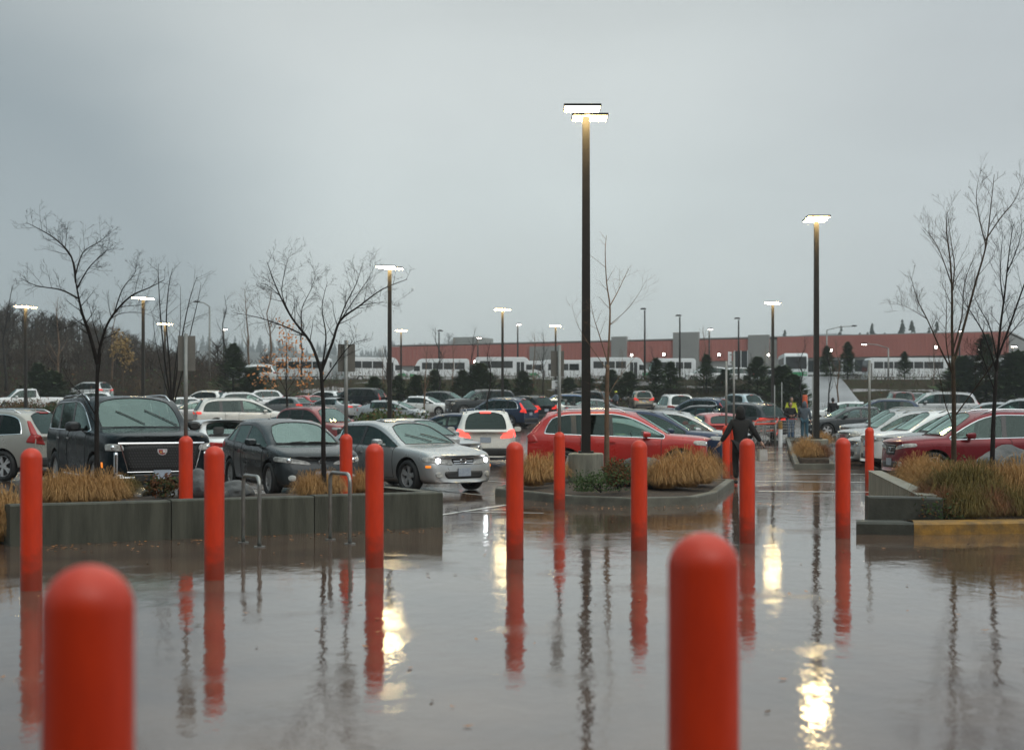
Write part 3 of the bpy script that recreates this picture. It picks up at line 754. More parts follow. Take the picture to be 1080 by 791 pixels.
    for xx, sg in ((xf, 1), (xe, -1)):
        zz = z0+.13 if sg == 1 else (.80 if p['box'] == 'suv' else .62)
        if style == 'luxury' and sg == 1: zz = .50
        hit = bvh.ray_cast(Vector((xx+sg, 0, zz)), Vector((-sg, 0, 0)))
        if hit[0] is not None:
            pb = MB(); pb.box(hit[0]+Vector((sg*.014, 0, 0)), (.02, .31, .16)); pb.build('licence_plate', M_plate, root)
    # bumper step at the rear of tall cars
    if p['box'] == 'suv':
        patch(bvh, [(xe, .80*w, p['zb']+.12), (xe, -.80*w, p['zb']+.12), (xe, -.82*w, p['zb']+.34), (xe, .82*w, p['zb']+.34)], (-1, 0, 0), off=.012, nu=14, nv=4, rnd=.25).build('rear_bumper', M_plastic, root, True)
    # mirrors
    for s in (1, -1):
        mm = MB(); c = Vector((p['xc']-.42, s*(w+.10), p['bf']+.10)); big_ = 1.25 if kind in ('large_suv', 'pickup') else 1.0
        for k, (dx, sc) in enumerate(((.10, .55), (.05, .9), (-.06, 1.0), (-.075, .9))):
            n0 = len(mm.v)
            for q in range(10):
                t_ = 2*math.pi*q/10; cy_ = abs(math.cos(t_))**.7*math.copysign(1, math.cos(t_)); cz_ = abs(math.sin(t_))**.7*math.copysign(1, math.sin(t_))
                mm.v.append((c.x+dx, c.y+.115*sc*cy_*big_, c.z+.075*sc*cz_*big_))
            if k:
                for q in range(10): mm.face((n0-10+q, n0-10+(q+1) % 10, n0+(q+1) % 10, n0+q))
        mm.face([q for q in range(10)][::-1]); mm.face([n0+q for q in range(10)])
        mm.tube([(c.x, s*(w-.10), c.z-.06), (c.x, c.y-s*.03, c.z-.05)], .028, 6)
        mme = mm.mesh('mirror', PAINT if style not in ('luxury', ) else M_plastic); mb_ = bmesh.new(); mb_.from_mesh(mme); bmesh.ops.recalc_face_normals(mb_, faces=mb_.faces[:]); mb_.to_mesh(mme); mb_.free()
        mo = link('mirror', mme, root) if True else link('mirror', mm.mesh('mirror', PAINT if style not in ('luxury', ) else M_plastic), root); smooth_by_angle(mo.data, 40)
        if style != 'luxury': objpaint(mo)
    # wipers on the windscreen
    zc_, zh_ = p['zc'], p['H']
    xm = (p['xc']+p['xh'])/2
    for a, b_ in (((.10, .06), (-.42, .50)), ((-.45, .06), (-.02-.50, .0))):
        pass
    wl = [(.25, .58, .53, .10), (.58, .58, .92, .12)] if style == 'luxury' else ([(.20, .50, .50, .10), (.46, .48, .86, .10)] if style == 'sedan_bars' else [(.08, .03, .46, .06), (.50, .03, .90, .06)])
    for f0, ta, f1, tb in wl:
        pts = []
        for q in range(7):
            k = q/6; y_ = (-.78+1.56*(f0+(f1-f0)*k))*w; t_ = ta+(tb-ta)*k
            xx = p['xc']+.15+(p['xh']-p['xc'])*t_; zz = zc_+(zh_-zc_)*t_
            hit = bvh.ray_cast(Vector((xx+1, y_, zz+1)), Vector((-1, 0, -1)).normalized())
            if hit[0] is not None: pts.append(hit[0]+Vector((.007, 0, .010)))
        if len(pts) > 2:
            wm = MB(); wm.tube(pts, .009, 4); wm.build('wiper', M_plastic, root)
    if p['rails']:
        for s in (1, -1):
            pts = []
            for xx in np.linspace(p['xh']-.12, p['xr']+.15, 9):
                hit = bvh.ray_cast(Vector((xx, s*(p['wr']-.04), 3)), Vector((0, 0, -1)))
                if hit[0] is not None: pts.append(hit[0]+Vector((0, 0, .045)))
            if len(pts) > 3:
                pts[0].z -= .05; pts[-1].z -= .05
                rm = MB(); rm.tube(pts, .016, 6); rm.build('roof_rail', M_chrome if style in ('luxury', 'chrome') else M_steel, root, True)
    hit = bvh.ray_cast(Vector((p['xr']+.25, 0, 3)), Vector((0, 0, -1)))
    if hit[0] is not None:
        an = MB(); q = hit[0]; an.tri(q+Vector((.09, 0, -.01)), q+Vector((-.07, .02, -.01)), q+Vector((-.06, 0, .06))); an.tri(q+Vector((.09, 0, -.01)), q+Vector((-.06, 0, .06)), q+Vector((-.07, -.02, -.01))); an.tri(q+Vector((-.07, .02, -.01)), q+Vector((-.07, -.02, -.01)), q+Vector((-.06, 0, .06)))
        objpaint(link('antenna', an.mesh('antenna', PAINT), root))
    if style == 'sedan_bars':
        patch(bvh, [(.02, -.42, 1.5), (-.42, -.42, 1.5), (-.42, .42, 1.5), (.02, .42, 1.5)], (0, 0, 1), off=.006, nu=6, nv=6, rnd=.3).build('sunroof', M_glassp, root, True)
    if p['box'] == 'pickup':
        patch(bvh, [(p['xb']-.10, -.74, 1.3), (xe+.10, -.74, 1.3), (xe+.10, .74, 1.3), (p['xb']-.10, .74, 1.3)], (0, 0, 1), off=.012, nu=6, nv=6, rnd=.02).build('bed_cover', M_plastic, root, True)
    bm.free()
    return root

USED = set()
COLOURS = {
 'white': ((.76, .77, .76), .0, .3), 'pearl': ((.70, .68, .62), .1, .3), 'silver': ((.42, .43, .43), .55, .3), 'palegrey': ((.34, .36, .37), .4, .3),
 'grey': ((.16, .17, .175), .4, .3), 'darkgrey': ((.036, .042, .045), .2, .28), 'black': ((.006, .011, .014), .1, .25), 'navy': ((.022, .038, .075), .3, .3),
 'blue': ((.035, .095, .22), .3, .3), 'teal': ((.030, .062, .075), .3, .3), 'red': ((.40, .022, .018), .15, .3), 'maroon': ((.17, .016, .022), .25, .3),
 'brick': ((.26, .045, .045), .2, .35), 'beige': ((.36, .34, .30), .45, .32), 'tan': ((.22, .19, .15), .4, .32), 'lightblue': ((.36, .46, .50), .3, .3), 'darkred': ((.11, .022, .02), .3, .3),
}
def car(kind, colour, px, d, hd, label, style='plain', head=None, tail=None, group='cars parked in the wet lot', cat='car', name='parked_car', dz=0.0, flat=False):
    key = (kind, style)
    if key not in PROTO:
        PROTO[key] = make_proto(kind, style)
    root = PROTO[key] if key not in USED else copy_tree(PROTO[key])
    USED.add(key)
    root.name = name
    x = X(px, d)
    n = Vector((-(gz(x+.5, d)-gz(x-.5, d)), -(gz(x, d+1)-gz(x, d-1))/2, 1)).normalized()
    q = Vector((0, 0, 1)).rotation_difference(n) @ Quaternion((0, 0, 1), R(hd))
    root.rotation_mode = 'QUATERNION'; root.rotation_quaternion = q
    if flat: root.rotation_quaternion = Quaternion((0, 0, 1), R(hd))
    root.location = (x, d, gz(x, d)+.003+dz)
    c, me_, ro = COLOURS[colour]; P_ = paint(colour, c, me_, ro)
    def rec(o):
        for ch in o.children:
            for sl in ch.material_slots:
                if sl.link == 'OBJECT':
                    m_ = sl.material
                    if ch.name.startswith('headlight'): sl.material = M_hdim if head == 'dim' else M_hlamp
                    elif ch.name.startswith('projector_lens'): sl.material = M_hlit if head == 'lit' else (M_hdim if head == 'dim' else M_chrome)
                    elif ch.name.startswith(('taillight', 'brake_light')): sl.material = M_tlit if tail == 'lit' else (M_tdim if tail == 'dim' and ch.name.startswith('taillight') else M_tlamp)
                    else: sl.material = P_
            rec(ch)
    rec(root)
    tag(root, label, cat, group)
    return root

CARS = [
 # kind, colour, px, d, heading, style, lights, label
 ('large_suv', 'black', 133, 27.3, -60, 'luxury', {'head': None}, 'large black SUV with chrome grille bar, nose to the low concrete planter wall'),
 ('crossover', 'beige', -19, 34.2, 160, 'chrome', {}, 'silver beige SUV seen from behind, cut by the left edge beside the large black SUV'),
 ('hatchback', 'darkgrey', 305, 28.7, -63, 'compact', {}, 'dark grey hatchback parked between the large black SUV and the silver sedan with headlights on'),
 ('sedan', 'silver', 424, 30.0, -50, 'sedan_bars', {'head': 'lit'}, 'silver sedan with both headlights on beside the end of the low concrete wall'),
 ('sedan', 'silver', 440, 40.5, -50, 'plain', {}, 'silver sedan mostly hidden, its roof just behind the sedan with headlights on'),
 ('sedan', 'teal', 262, 41.0, 196, 'plain', {}, 'dark teal sedan in profile right behind the dark grey hatchback'),
 ('sedan', 'white', 222, 36.0, 121, 'plain', {}, 'white sedan almost hidden between the large black SUV and the dark grey hatchback'),
 ('crossover', 'pearl', 511, 43.6, 92, 'lifted', {'tail': 'lit'}, 'pale silver SUV driving away with its brake lights glowing red'),
 ('crossover', 'red', 656, 34.2, -4, 'chrome', {}, 'bright red SUV in profile with chrome window line behind the planted island'),
 ('hatchback', 'palegrey', 657, 37.3, -6, 'plain', {}, 'pale silver hatchback parked right behind the bright red SUV'),
 ('crossover', 'navy', 686, 40.4, -6, 'plain', {}, 'dark navy SUV third in the row behind the bright red SUV'),
 ('wagon', 'silver', 715, 43.6, -6, 'plain', {}, 'silver wagon fourth in the row behind the bright red SUV'),
 ('hatchback', 'red', 752, 56, 96, 'plain', {}, 'small red hatchback beyond the hoods left of the walkway, near two thin sign poles'),
 ('wagon', 'darkgrey', 780, 66, 124, 'plain', {'tail': 'dim'}, 'dark grey wagon with a lit tail light beside the cart corral'),
 ('crossover', 'navy', 735, 80, 140, 'chrome', {}, 'dark SUV with pale window trim behind the dark grey wagon near the walkway'),
 ('sedan', 'darkgrey', 733, 72, 152, 'plain', {}, 'charcoal sedan in front of the dark SUV with pale window trim'),
 ('minivan', 'white', 711, 92, 95, 'plain', {}, 'white minivan seen from the rear right of the tan SUV'),
 ('crossover', 'lightblue', 776, 100, 118, 'plain', {}, 'light blue SUV in the last row behind the dark grey wagon'),
 ('crossover', 'tan', 676, 122, 92, 'plain', {'tail': 'dim'}, 'tan SUV seen square from the rear in front of the conifers'),
 ('crossover', 'navy', 524, 80, 150, 'chrome', {'tail': 'dim'}, 'navy blue SUV with bright window outline and red tail lamp above the braking SUV'),
 ('crossover', 'black', 552, 89, 130, 'plain', {'tail': 'dim'}, 'black SUV with a lit tail lamp just right of the navy SUV'),
 ('sedan', 'white', 576, 93, 150, 'plain', {}, 'white sedan whose tail shows between the black SUV and the blue wagon'),
 ('wagon', 'blue', 590, 99, 168, 'plain', {}, 'blue wagon in profile left of the tall lamp pole'),
 ('minivan', 'darkgrey', 611, 113, 160, 'plain', {}, 'dark minivan half behind the tall lamp pole beyond the blue wagon'),
 ('sedan', 'grey', 632, 92, 8, 'plain', {}, 'grey sedan just right of the tall lamp pole'),
 ('large_suv', 'darkgrey', 506, 102, 200, 'utility', {}, 'tall dark four by four with its hood to the left in front of the conifers'),
 ('sedan', 'white', 450, 105, -22, 'plain', {}, 'clean white sedan nose right, beyond the grey liftback'),
 ('crossover', 'darkgrey', 472, 115, -20, 'plain', {}, 'dark SUV behind the clean white sedan'),
 ('liftback', 'palegrey', 416, 84, -16, 'plain', {}, 'pale grey liftback with a long sloping tail behind the dark hedge'),
 ('large_suv', 'black', 374, 118, 162, 'utility', {}, 'tall black SUV below the shuttle buses, left of the lamp pole with sapling'),
 ('sedan', 'silver', 346, 98, 150, 'plain', {'tail': 'dim'}, 'silver sedan with red tail lamps behind the brick red wagon'),
 ('crossover', 'white', 340, 120, 150, 'plain', {}, 'white SUV beyond the silver sedan, left of the tall black SUV'),
 ('hatchback', 'red', 320, 108, 130, 'plain', {}, 'red hatchback seen past the tree with orange leaves'),
 ('hatchback', 'grey', 299, 99, 148, 'plain', {'tail': 'dim'}, 'grey hatchback with glowing tail lamps behind the tree with orange leaves'),
 ('crossover', 'white', 272, 128, 200, 'plain', {}, 'white SUV in the last row left of the tree with orange leaves'),
 ('wagon', 'white', 262, 111, 18, 'plain', {}, 'white wagon with dark glass beyond the white minivan'),
 ('minivan', 'pearl', 256, 75, 20, 'plain', {'tail': 'dim'}, 'long white minivan with lit tail lamps behind the dark teal sedan'),
 ('hatchback', 'white', 184, 97, 205, 'plain', {}, 'white hatchback above the roof of the large black SUV, left of the sign pole'),
 ('crossover', 'white', 214, 122, 160, 'plain', {}, 'white SUV in the far row right of the sign pole on the left'),
 ('sedan', 'white', 140, 104, 180, 'plain', {}, 'white sedan whose long roof shows above the large black SUV'),
 ('crossover', 'white', 92, 112, 184, 'plain', {}, 'white SUV in profile between the pickup truck and the white sedans'),
 ('pickup', 'white', 29, 117, 207, 'plain', {'head': 'lit'}, 'white crew cab pickup truck with a headlight on at the far left'),
 ('minivan', 'white', 93, 137, 150, 'plain', {'tail': 'dim', 'flat': True}, 'white van parked up the slope under the wooded hill'),
 ('sedan', 'silver', 204, 86, 196, 'plain', {}, 'silver sedan low between the large black SUV and the white minivan'),
 ('sedan', 'navy', 470, 56, 165, 'plain', {}, 'navy sedan peeking out left of the braking SUV'),
 ('wagon', 'brick', 340, 57, -46, 'plain', {}, 'brick red wagon facing right beyond the dark grey hatchback'),
 ('wagon', 'maroon', 1032, 33.2, 184, 'chrome', {}, 'maroon wagon with roof rails at the right end, nose to the walkway'),
 ('crossover', 'grey', 1020, 36.4, 182, 'plain', {'head': None}, 'dark grey SUV between the maroon wagon and the white SUV with black kidney grille'),
 ('crossover', 'white', 989, 39.8, 182, 'kidney', {}, 'white SUV with a twin kidney grille nosing toward the walkway'),
 ('sedan', 'silver', 969, 43.2, 182, 'plain', {}, 'silver sedan behind the white SUV with kidney grille'),
 ('crossover', 'palegrey', 952, 47.0, 182, 'lifted', {}, 'pale grey SUV fifth in the right row, near the small grass strip'),
 ('crossover', 'grey', 945, 54, 182, 'plain', {}, 'grey SUV at the back of the right row beside the lamp pole'),
 ('sedan', 'darkgrey', 895, 68, 188, 'plain', {}, 'dark grey sedan just right of the lamp pole by the walkway'),
 ('sedan', 'white', 888, 82, 165, 'plain', {}, 'white sedan with dark glass by the pale driveway foot'),
 ('crossover', 'navy', 926, 76, 172, 'plain', {}, 'dark blue SUV with a pale roof in the middle of the right lot'),
 ('minivan', 'darkred', 948, 110, 84, 'plain', {}, 'dark red minivan seen from the rear on the right'),
 ('large_suv', 'silver', 984, 86, 172, 'utility', {'tail': 'dim'}, 'boxy silver SUV seen past the right hand trees'),
 ('sedan', 'palegrey', 1040, 80, 160, 'plain', {}, 'pale grey sedan between the two bare trees on the right'),
 ('crossover', 'silver', 1072, 77, 152, 'plain', {'tail': 'dim'}, 'silver SUV with a red tail lamp at the right edge'),
 ('sedan', 'navy', 990, 128, 178, 'plain', {}, 'dark sedan under the bank on the right'),
 ('sedan', 'grey', 958, 129, 178, 'plain', {}, 'grey sedan under the bank on the right, beside the dark one'),
]
for kd, col, px, d, hd, st, li, lab in CARS:
    car(kd, col, px, d, hd, lab, style=st, cat='pickup truck' if kd == 'pickup' else ('van' if kd == 'minivan' else 'car'), name='pickup_truck' if kd == 'pickup' else ('minivan' if kd == 'minivan' else ('moving_car' if 'driving' in lab else 'parked_car')), **li)
# ------------------------------------------------------------------ ground, hills
def grid_mesh(name, xs, ys, zf, m, smooth=True):
    mb = MB()
    for y in ys:
        for x in xs: mb.v.append((x, y, zf(x, y)))
    k = len(xs)
    for j in range(len(ys)-1):
        for i in range(k-1): mb.face((j*k+i, j*k+i+1, (j+1)*k+i+1, (j+1)*k+i))
    return mb.build(name, m, None, smooth)
ys = [-60, -20, 0, 20, 40, 49, 50, 51, 60, 80, 100, 120, 128, 130] + [131+i*1.5 for i in range(13)] + [152, 170, 200, 300, 500, 800, 1400, 2500]
xs = [-2500, -900, -400, -200, -120] + list(range(-80, 84, 8)) + [120, 200, 400, 900, 2500]
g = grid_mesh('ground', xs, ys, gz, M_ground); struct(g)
# the planted slope and everything beyond the lot
ysb = [131.5+i*1.4 for i in range(14)]
xl = [-150+i*4 for i in range(72)]
bk = grid_mesh('bank', xl, ysb, lambda x, y: gz(x, y)+.03+.25*mnoise.noise(Vector((x*.15, y*.3, 0)))*sstep(131.5, 136, y)*(1-sstep(145, 149.5, y)) + (.02), M_bank); struct(bk)
def hill_h(x, y):
    e = sstep(140, 235, y)*(1-sstep(330, 430, y)*.3)
    s = sstep(20, 70, -x-20-(y-150)*.08)
    return (5.0*sstep(136, 150, y) + 13.0*e + 1.5*mnoise.noise(Vector((x*.02, y*.02, 3))))*s - 1.5*(1-s) + gz(x, y)*(0 if s > .5 else 1)*0
hxs = [-420+i*10 for i in range(42)]; hys = [132+i*9 for i in range(34)]
def hill_z(x, y):
    s = sstep(15, 60, -x-18-(y-150)*.10)
    e = sstep(134, 150, y)
    return (gz(x, y)*1.0 + 10.0*sstep(146, 236, y) + 1.8*mnoise.noise(Vector((x*.022, y*.022, 3)))*sstep(146, 200, y))*1.0*s + (gz(x, y)-0.6)*(1-s) + .05*e - .08*(1-e)
hl = grid_mesh('hill', hxs, hys, hill_z, M_hill); struct(hl)
def ridge_z(x, y):
    t = sstep(1250, 1600, y)
    return gz(x, y) - .6 + (62 + 22*mnoise.noise(Vector((x*.0028, 2.2, 0))) + 10*mnoise.noise(Vector((x*.01, 7.2, 0))) - .018*max(0, x))*t
rg = grid_mesh('distant_ridge', [-1200+i*60 for i in range(42)], [1230+i*60 for i in range(12)], ridge_z, M_hill); struct(rg)
def mtn_z(x, y):
    t = sstep(2100, 2450, y)
    return 120*t*max(0, 1-((x-590)/400)**2)**.8 + 30*t*max(0, 1-((x-120)/700)**2) + 6*mnoise.noise(Vector((x*.01, 0, 0)))*t - 1
mt = grid_mesh('distant_mountain', [-900+i*50 for i in range(50)], [2080+i*50 for i in range(10)], mtn_z, M_hill); struct(mt)
# pale driveway climbing the bank on the right
rp = [(905, 424, 118), (880, 420, 122), (862, 412, 131), (845, 402, 139), (832, 393, 148), (828, 388, 158)]
mb = MB()
pr = [(X(890, 116), 112), (X(882, 124), 124), (X(872, 131), 131.5), (X(864, 136), 136), (X(856, 141), 141), (X(848, 146), 146), (X(842, 152), 152), (X(836, 165), 165)]
def lat(i):
    return 4.0 if i < 2 else 3.6
nseg = []
for i in range(len(pr)-1):
    for q in range(6):
        t = q/6; nseg.append((pr[i][0]*(1-t)+pr[i+1][0]*t, pr[i][1]*(1-t)+pr[i+1][1]*t))
for x, y in nseg:
    for k in range(5): mb.v.append((x-3.6+7.2*k/4, y, gz(x, y)+.10+.32*sstep(131, 135, y)*(1-sstep(147, 151, y))))
for j in range(len(nseg)-1):
    for i in range(4): mb.face((j*5+i, j*5+i+1, j*5+6+i, j*5+5+i))
struct(mb.build('driveway', M_road, None, True))

# painted lines: bay lines, crosswalk bars
mb = MB()
def line(p0, p1, w=.10):
    a, b = Vector((*p0, 0)), Vector((*p1, 0)); t = (b-a).normalized(); n_ = Vector((-t.y, t.x, 0))*w/2
    n = max(1, int((b-a).length/2))
    for i in range(n):
        q0 = a+(b-a)*i/n; q1 = a+(b-a)*(i+1)/n
        mb.quad(*[(v.x, v.y, gz(v.x, v.y)+.005) for v in (q0-n_, q1-n_, q1+n_, q0+n_)])
AX = Vector((math.cos(R(82)), math.sin(R(82)))); AN = Vector((AX.y, -AX.x))
w0 = Vector((5.6, 33.0))
for k in range(-2, 9):
    c = w0 + AX*(k*4.2); wd = 3.0 if k >= 0 else 4.2
    if c.y < 25: continue
    line((c.x, c.y), (c.x+AN.x*wd, c.y+AN.y*wd), .22)
for k in range(8):      # bays right of the walkway
    c = Vector((9.3, 31.5)) + AX*(k*3.35); line((c.x, c.y), (c.x+5.4, c.y+.1), .10)
for k in range(7):      # bays left of the walkway
    c = Vector((5.0, 35.7)) + AX*(k*3.15); line((c.x, c.y), (c.x-5.4, c.y+.5), .10)
U = Vector((math.cos(R(31)), math.sin(R(31)))); V_ = Vector((-U.y, U.x))
for k in range(-4, 3):  # bays behind the long planter
    c = Vector((-3.1, 26.0)) + U*(k*2.95); line((c.x, c.y), (c.x+V_.x*5.2, c.y+V_.y*5.2), .10)
line((-1.35, 21.6), (-0.1, 24.6), .12); line((-1.0, 22.9), (.5, 22.6), .10)
struct(mb.build('painted_lines', M_line))

# leaves washed onto the apron
rng = random.Random(31); mb = MB()
for k in range(420):
    if rng.random() < .6:
        t = rng.random(); c = Vector((-5.9, 16.9))+Vector((4.9, 2.9))*t+Vector((.5, -.86))*abs(rng.gauss(0, .45)) if rng.random() < .5 else Vector((rng.uniform(-.4, 4.6), rng.uniform(23.4, 25.0)))
    else: c = Vector((rng.uniform(-7, 7), rng.uniform(5, 24)))
    a = rng.uniform(0, 6.28); l = rng.uniform(.015, .04); d1 = Vector((math.cos(a), math.sin(a)))*l; d2 = Vector((-d1.y, d1.x))*.5; h = .008
    mb.quad((c.x-d1.x, c.y-d1.y, h), (c.x-d2.x, c.y-d2.y, h), (c.x+d1.x, c.y+d1.y, h+.006), (c.x+d2.x, c.y+d2.y, h), m=rng.choice((0, 0, 1)))
tag(mb.build('fallen_leaves', [M_leafo, M_leafr]), 'small fallen leaves scattered on the wet paving', 'leaf litter', kind='stuff')
# ------------------------------------------------------------------ planting
def tuft_mesh(name, m, n=420, rad=.55, h=.62, seed=1, drop=.35):
    rng = random.Random(seed); mb = MB()
    for i in range(n):
        a = rng.uniform(0, 2*math.pi); sp = rng.random()**.6; hh = h*(rng.uniform(.45, 1.0) if rng.random() < .8 else rng.uniform(.9, 1.3))*(1-.42*sp**2)
        r0 = rng.uniform(0, .42)*rad*(.3+sp); dirv = Vector((math.cos(a), math.sin(a), 0)); sd = Vector((-dirv.y, dirv.x, 0))
        re = r0+rad*(.10+.75*sp)
        p0 = dirv*r0*.8; p1 = dirv*(r0+(re-r0)*.35)+Vector((0, 0, hh*.72)); p2 = dirv*(r0+(re-r0)*.7)+Vector((0, 0, hh)); p3 = dirv*re+Vector((0, 0, max(.05, hh*(1-.75*sp))))
        w = rng.uniform(.0022, .0048)
        jit = sd*rng.gauss(0, .09)
        p1 += jit*.3; p2 += jit; p3 += jit*1.8
        mb.quad(p0-sd*w, p0+sd*w, p1+sd*w, p1-sd*w); mb.quad(p1-sd*w, p1+sd*w, p2+sd*w*.8, p2-sd*w*.8); mb.tri(p2-sd*w*.8, p2+sd*w*.8, p3)
    return mb.mesh(name, m)
TUFT = {'tawny': [tuft_mesh('tawny_tuft', M_grass, 1700, .62, .66, s) for s in (1, 2)], 'olive': [tuft_mesh('olive_tuft', M_grassg, 1700, .60, .6, s) for s in (3, 4)], 'russet': [tuft_mesh('russet_tuft', M_grassr, 1500, .55, .58, s) for s in (5, 6)]}
def tuft(kind, px, d, z, label, sc=1.0, group='ornamental grasses in the planting beds'):
    o = link('ornamental_grass', random.choice(TUFT[kind])); o.location = (X(px, d), d, z); o.scale = (sc*random.uniform(.95, 1.1), sc, sc*random.uniform(.9, 1.08)); o.rotation_euler = (0, 0, random.uniform(0, 6))
    tag(o, label, 'plant', group, 'thing')
def shrub_mesh(name, mats, rad, h, n, leaf, seed, stems=7):
    rng = random.Random(seed); mb = MB()
    cl = [(Vector((rng.uniform(-.6, .6)*rad, rng.uniform(-.6, .6)*rad, h*rng.uniform(.3, .8))), rng.uniform(.3, .5)*rad) for _ in range(9)]
    for i in range(n):
        c, r = rng.choice(cl); v = Vector((rng.gauss(0, 1), rng.gauss(0, 1), rng.gauss(0, .8))); v = v.normalized()*r*rng.uniform(.4, 1.15)
        p = c+v
        if p.z < .03: p.z = .03
        a = Vector((rng.gauss(0, 1), rng.gauss(0, 1), rng.gauss(0, 1))).normalized(); b = a.orthogonal().normalized()
        s = leaf*rng.uniform(.6, 1.3)
        mb.quad(p-a*s, p+b*s*.5, p+a*s, p-b*s*.5, m=1 if rng.random() < .25 and len(mats) > 1 else 0)
    for i in range(stems):
        c, r = rng.choice(cl); mb.tube([(0, 0, 0), c*.5+Vector((0, 0, .05)), c], [.014, .010, .004], 4, m=len(mats)-1 if len(mats) > 2 else 0)
    return mb.mesh(name, mats)
def shrub(mats, px, d, z, rad, h, label, n=900, leaf=.035, seed=1, cat='shrub', name='shrub'):
    o = link(name, shrub_mesh(name, mats, rad, h, n, leaf, seed)); o.location = (X(px, d), d, z); tag(o, label, cat)
def boulder(px, d, z, size, label, seed):
    bm = bmesh.new(); bmesh.ops.create_icosphere(bm, subdivisions=4, radius=1)
    for v in bm.verts:
        n = mnoise.noise(v.co*1.1+Vector((seed*7, 0, 0)))*.34 + mnoise.noise(v.co*3+Vector((seed, 0, 0)))*.10
        c = v.co*(1+n); c.x = math.copysign(abs(c.x)**.85, c.x); c.z = max(c.z, -.45)
        v.co = Vector((c.x*size[0], c.y*size[1], c.z*size[2]))
    me = bpy.data.meshes.new('boulder'); bm.to_mesh(me); bm.free(); me.materials.append(M_rock); smooth_by_angle(me, 35)
    o = link('boulder', me); o.location = (X(px, d), d, z+.35*size[2]); o.rotation_euler = (0, 0, seed); tag(o, label, 'boulder')

# long planter with the low concrete wall
def wall_prism(mb, a, b, th, z0, z1a, z1b, m=0, bev=.02):
    a, b = Vector((*a, 0)), Vector((*b, 0)); t = (b-a).normalized(); n_ = Vector((-t.y, t.x, 0))*th
    n = len(mb.v); i2 = n_*(bev/th)
    A = [a, b, b+n_, a+n_]; T = [a+i2, b+i2, b+n_-i2, a+n_-i2]
    zt = [z1a, z1b, z1b, z1a]
    mb.v += [(p.x, p.y, z0) for p in A] + [(p.x, p.y, z-bev) for p, z in zip(A, zt)] + [(p.x, p.y, z) for p, z in zip(T, zt)]
    for k in range(4):
        j = (k+1) % 4
        mb.face((n+k, n+j, n+4+j, n+4+k), m); mb.face((n+4+k, n+4+j, n+8+j, n+8+k), m)
    mb.face((n+8, n+9, n+10, n+11), m)
WA = Vector((-5.98, 16.95)); WB = Vector((-0.965, 19.85)); WN = Vector((-(WB-WA).y, (WB-WA).x)).normalized()
pl = empty('planter', (0, 0, 0)); tag(pl, 'long low concrete planter wall with bark bed behind two steel hoops', 'planter')
mb = MB()
_secs = [(0, .335), (.3375, .668), (.6705, 1)]
for _a, _b in _secs:
    _m = MB(); wall_prism(_m, WA+(WB-WA)*_a, WA+(WB-WA)*_b, .22, -.02, .50, .49); _m.build('wall_section', M_conc, pl)
WU = (WB-WA).normalized()
e0 = WB+WN*.222-WU*.20; wall_prism(mb, e0+WU*.0, e0+WN*1.6, -.20, -.02, .49, .49)
mb.build('end_wall', M_conc, pl)
mb = MB(); s0 = WA+WN*.225; wall_prism(mb, s0+WU*.22, s0+WN*4.3+WU*.22, .20, -.02, .50, .22); mb.build('side_wall', M_conc, pl)
bed = [WA+WN*.22+WU*.3, WB+WN*.22-WU*.24, WB+WN*2.4-WU*.3, WB+WN*3.6-WU*1.2, WA+WN*4.4+WU*.3]
def soil(bed, zf, parent, name='soil'):
    c = sum(bed, Vector((0, 0)))/len(bed); mb = MB(); n = 9; rings = []
    # concentric rings from the rim to the middle, mounded
    dense = []
    for i in range(len(bed)):
        a, b = bed[i], bed[(i+1) % len(bed)]
        for q in range(6): dense.append(a+(b-a)*q/6)
    k = len(dense)
    for r_ in range(n):
        t = r_/n
        for p in dense:
            q = p+(c-p)*t; mb.v.append((q.x, q.y, zf + .10*math.sin(t*1.5) + .05*mnoise.noise(Vector((q.x*1.3, q.y*1.3, 0)))*(t > 0)))
    mb.v.append((c.x, c.y, zf+.1))
    for r_ in range(n-1):
        for i in range(k): mb.face((r_*k+i, r_*k+(i+1) % k, (r_+1)*k+(i+1) % k, (r_+1)*k+i))
    for i in range(k): mb.face(((n-1)*k+i, (n-1)*k+(i+1) % k, n*k))
    # skirt to the ground
    n0 = len(mb.v); mb.v += [(p.x, p.y, -.02) for p in dense]
    for i in range(k): mb.face((n0+i, n0+(i+1) % k, (i+1) % k, i))
    return mb.build(name, M_soil, parent, True)
soil(bed, .30, pl)
ZB = .38
for px, d, k, s, lab in [(60, 18.9, 'tawny', 1.0, 'tawny grass tuft beside the leftmost bollard behind the concrete wall'), (84, 19.1, 'tawny', 1.1, 'tawny grass tuft at the foot of the bare tree on the left'), (112, 19.3, 'tawny', .95, 'tawny grass tuft right of the left bare tree trunk'), (131, 20.6, 'olive', .8, 'olive grass tuft in front of the large black SUV bumper'),
                          (345, 20.9, 'tawny', .85, 'tawny grass tuft at the foot of the bare tree near the steel hoops'), (382, 21.6, 'tawny', .75, 'tawny grass tuft behind the bollard in front of the silver sedan'), (326, 20.6, 'tawny', .75, 'tawny grass tuft left of the bare tree near the steel hoops')]:
    tuft(k, px, d, ZB-.03, lab, s*.66)
tuft('tawny', 4, 17.6, 0.02, 'tawny grass spilling past the left end of the concrete wall', .9)
tuft('olive', -14, 18.6, 0.02, 'olive grass at the left edge beyond the concrete wall', .9)
shrub([M_leafr, M_leafd, M_barkd], 172, 20.4, ZB, .34, .30, 'small russet shrub in front of the chrome grille', 700, .03, 3)
boulder(215, 20.3, ZB-.06, (.42, .34, .34), 'grey boulder behind the concrete wall right of the sign pole bollard', 2)
boulder(246, 20.6, ZB-.04, (.34, .3, .2), 'flat grey boulder behind the wall near the left steel hoop', 5)

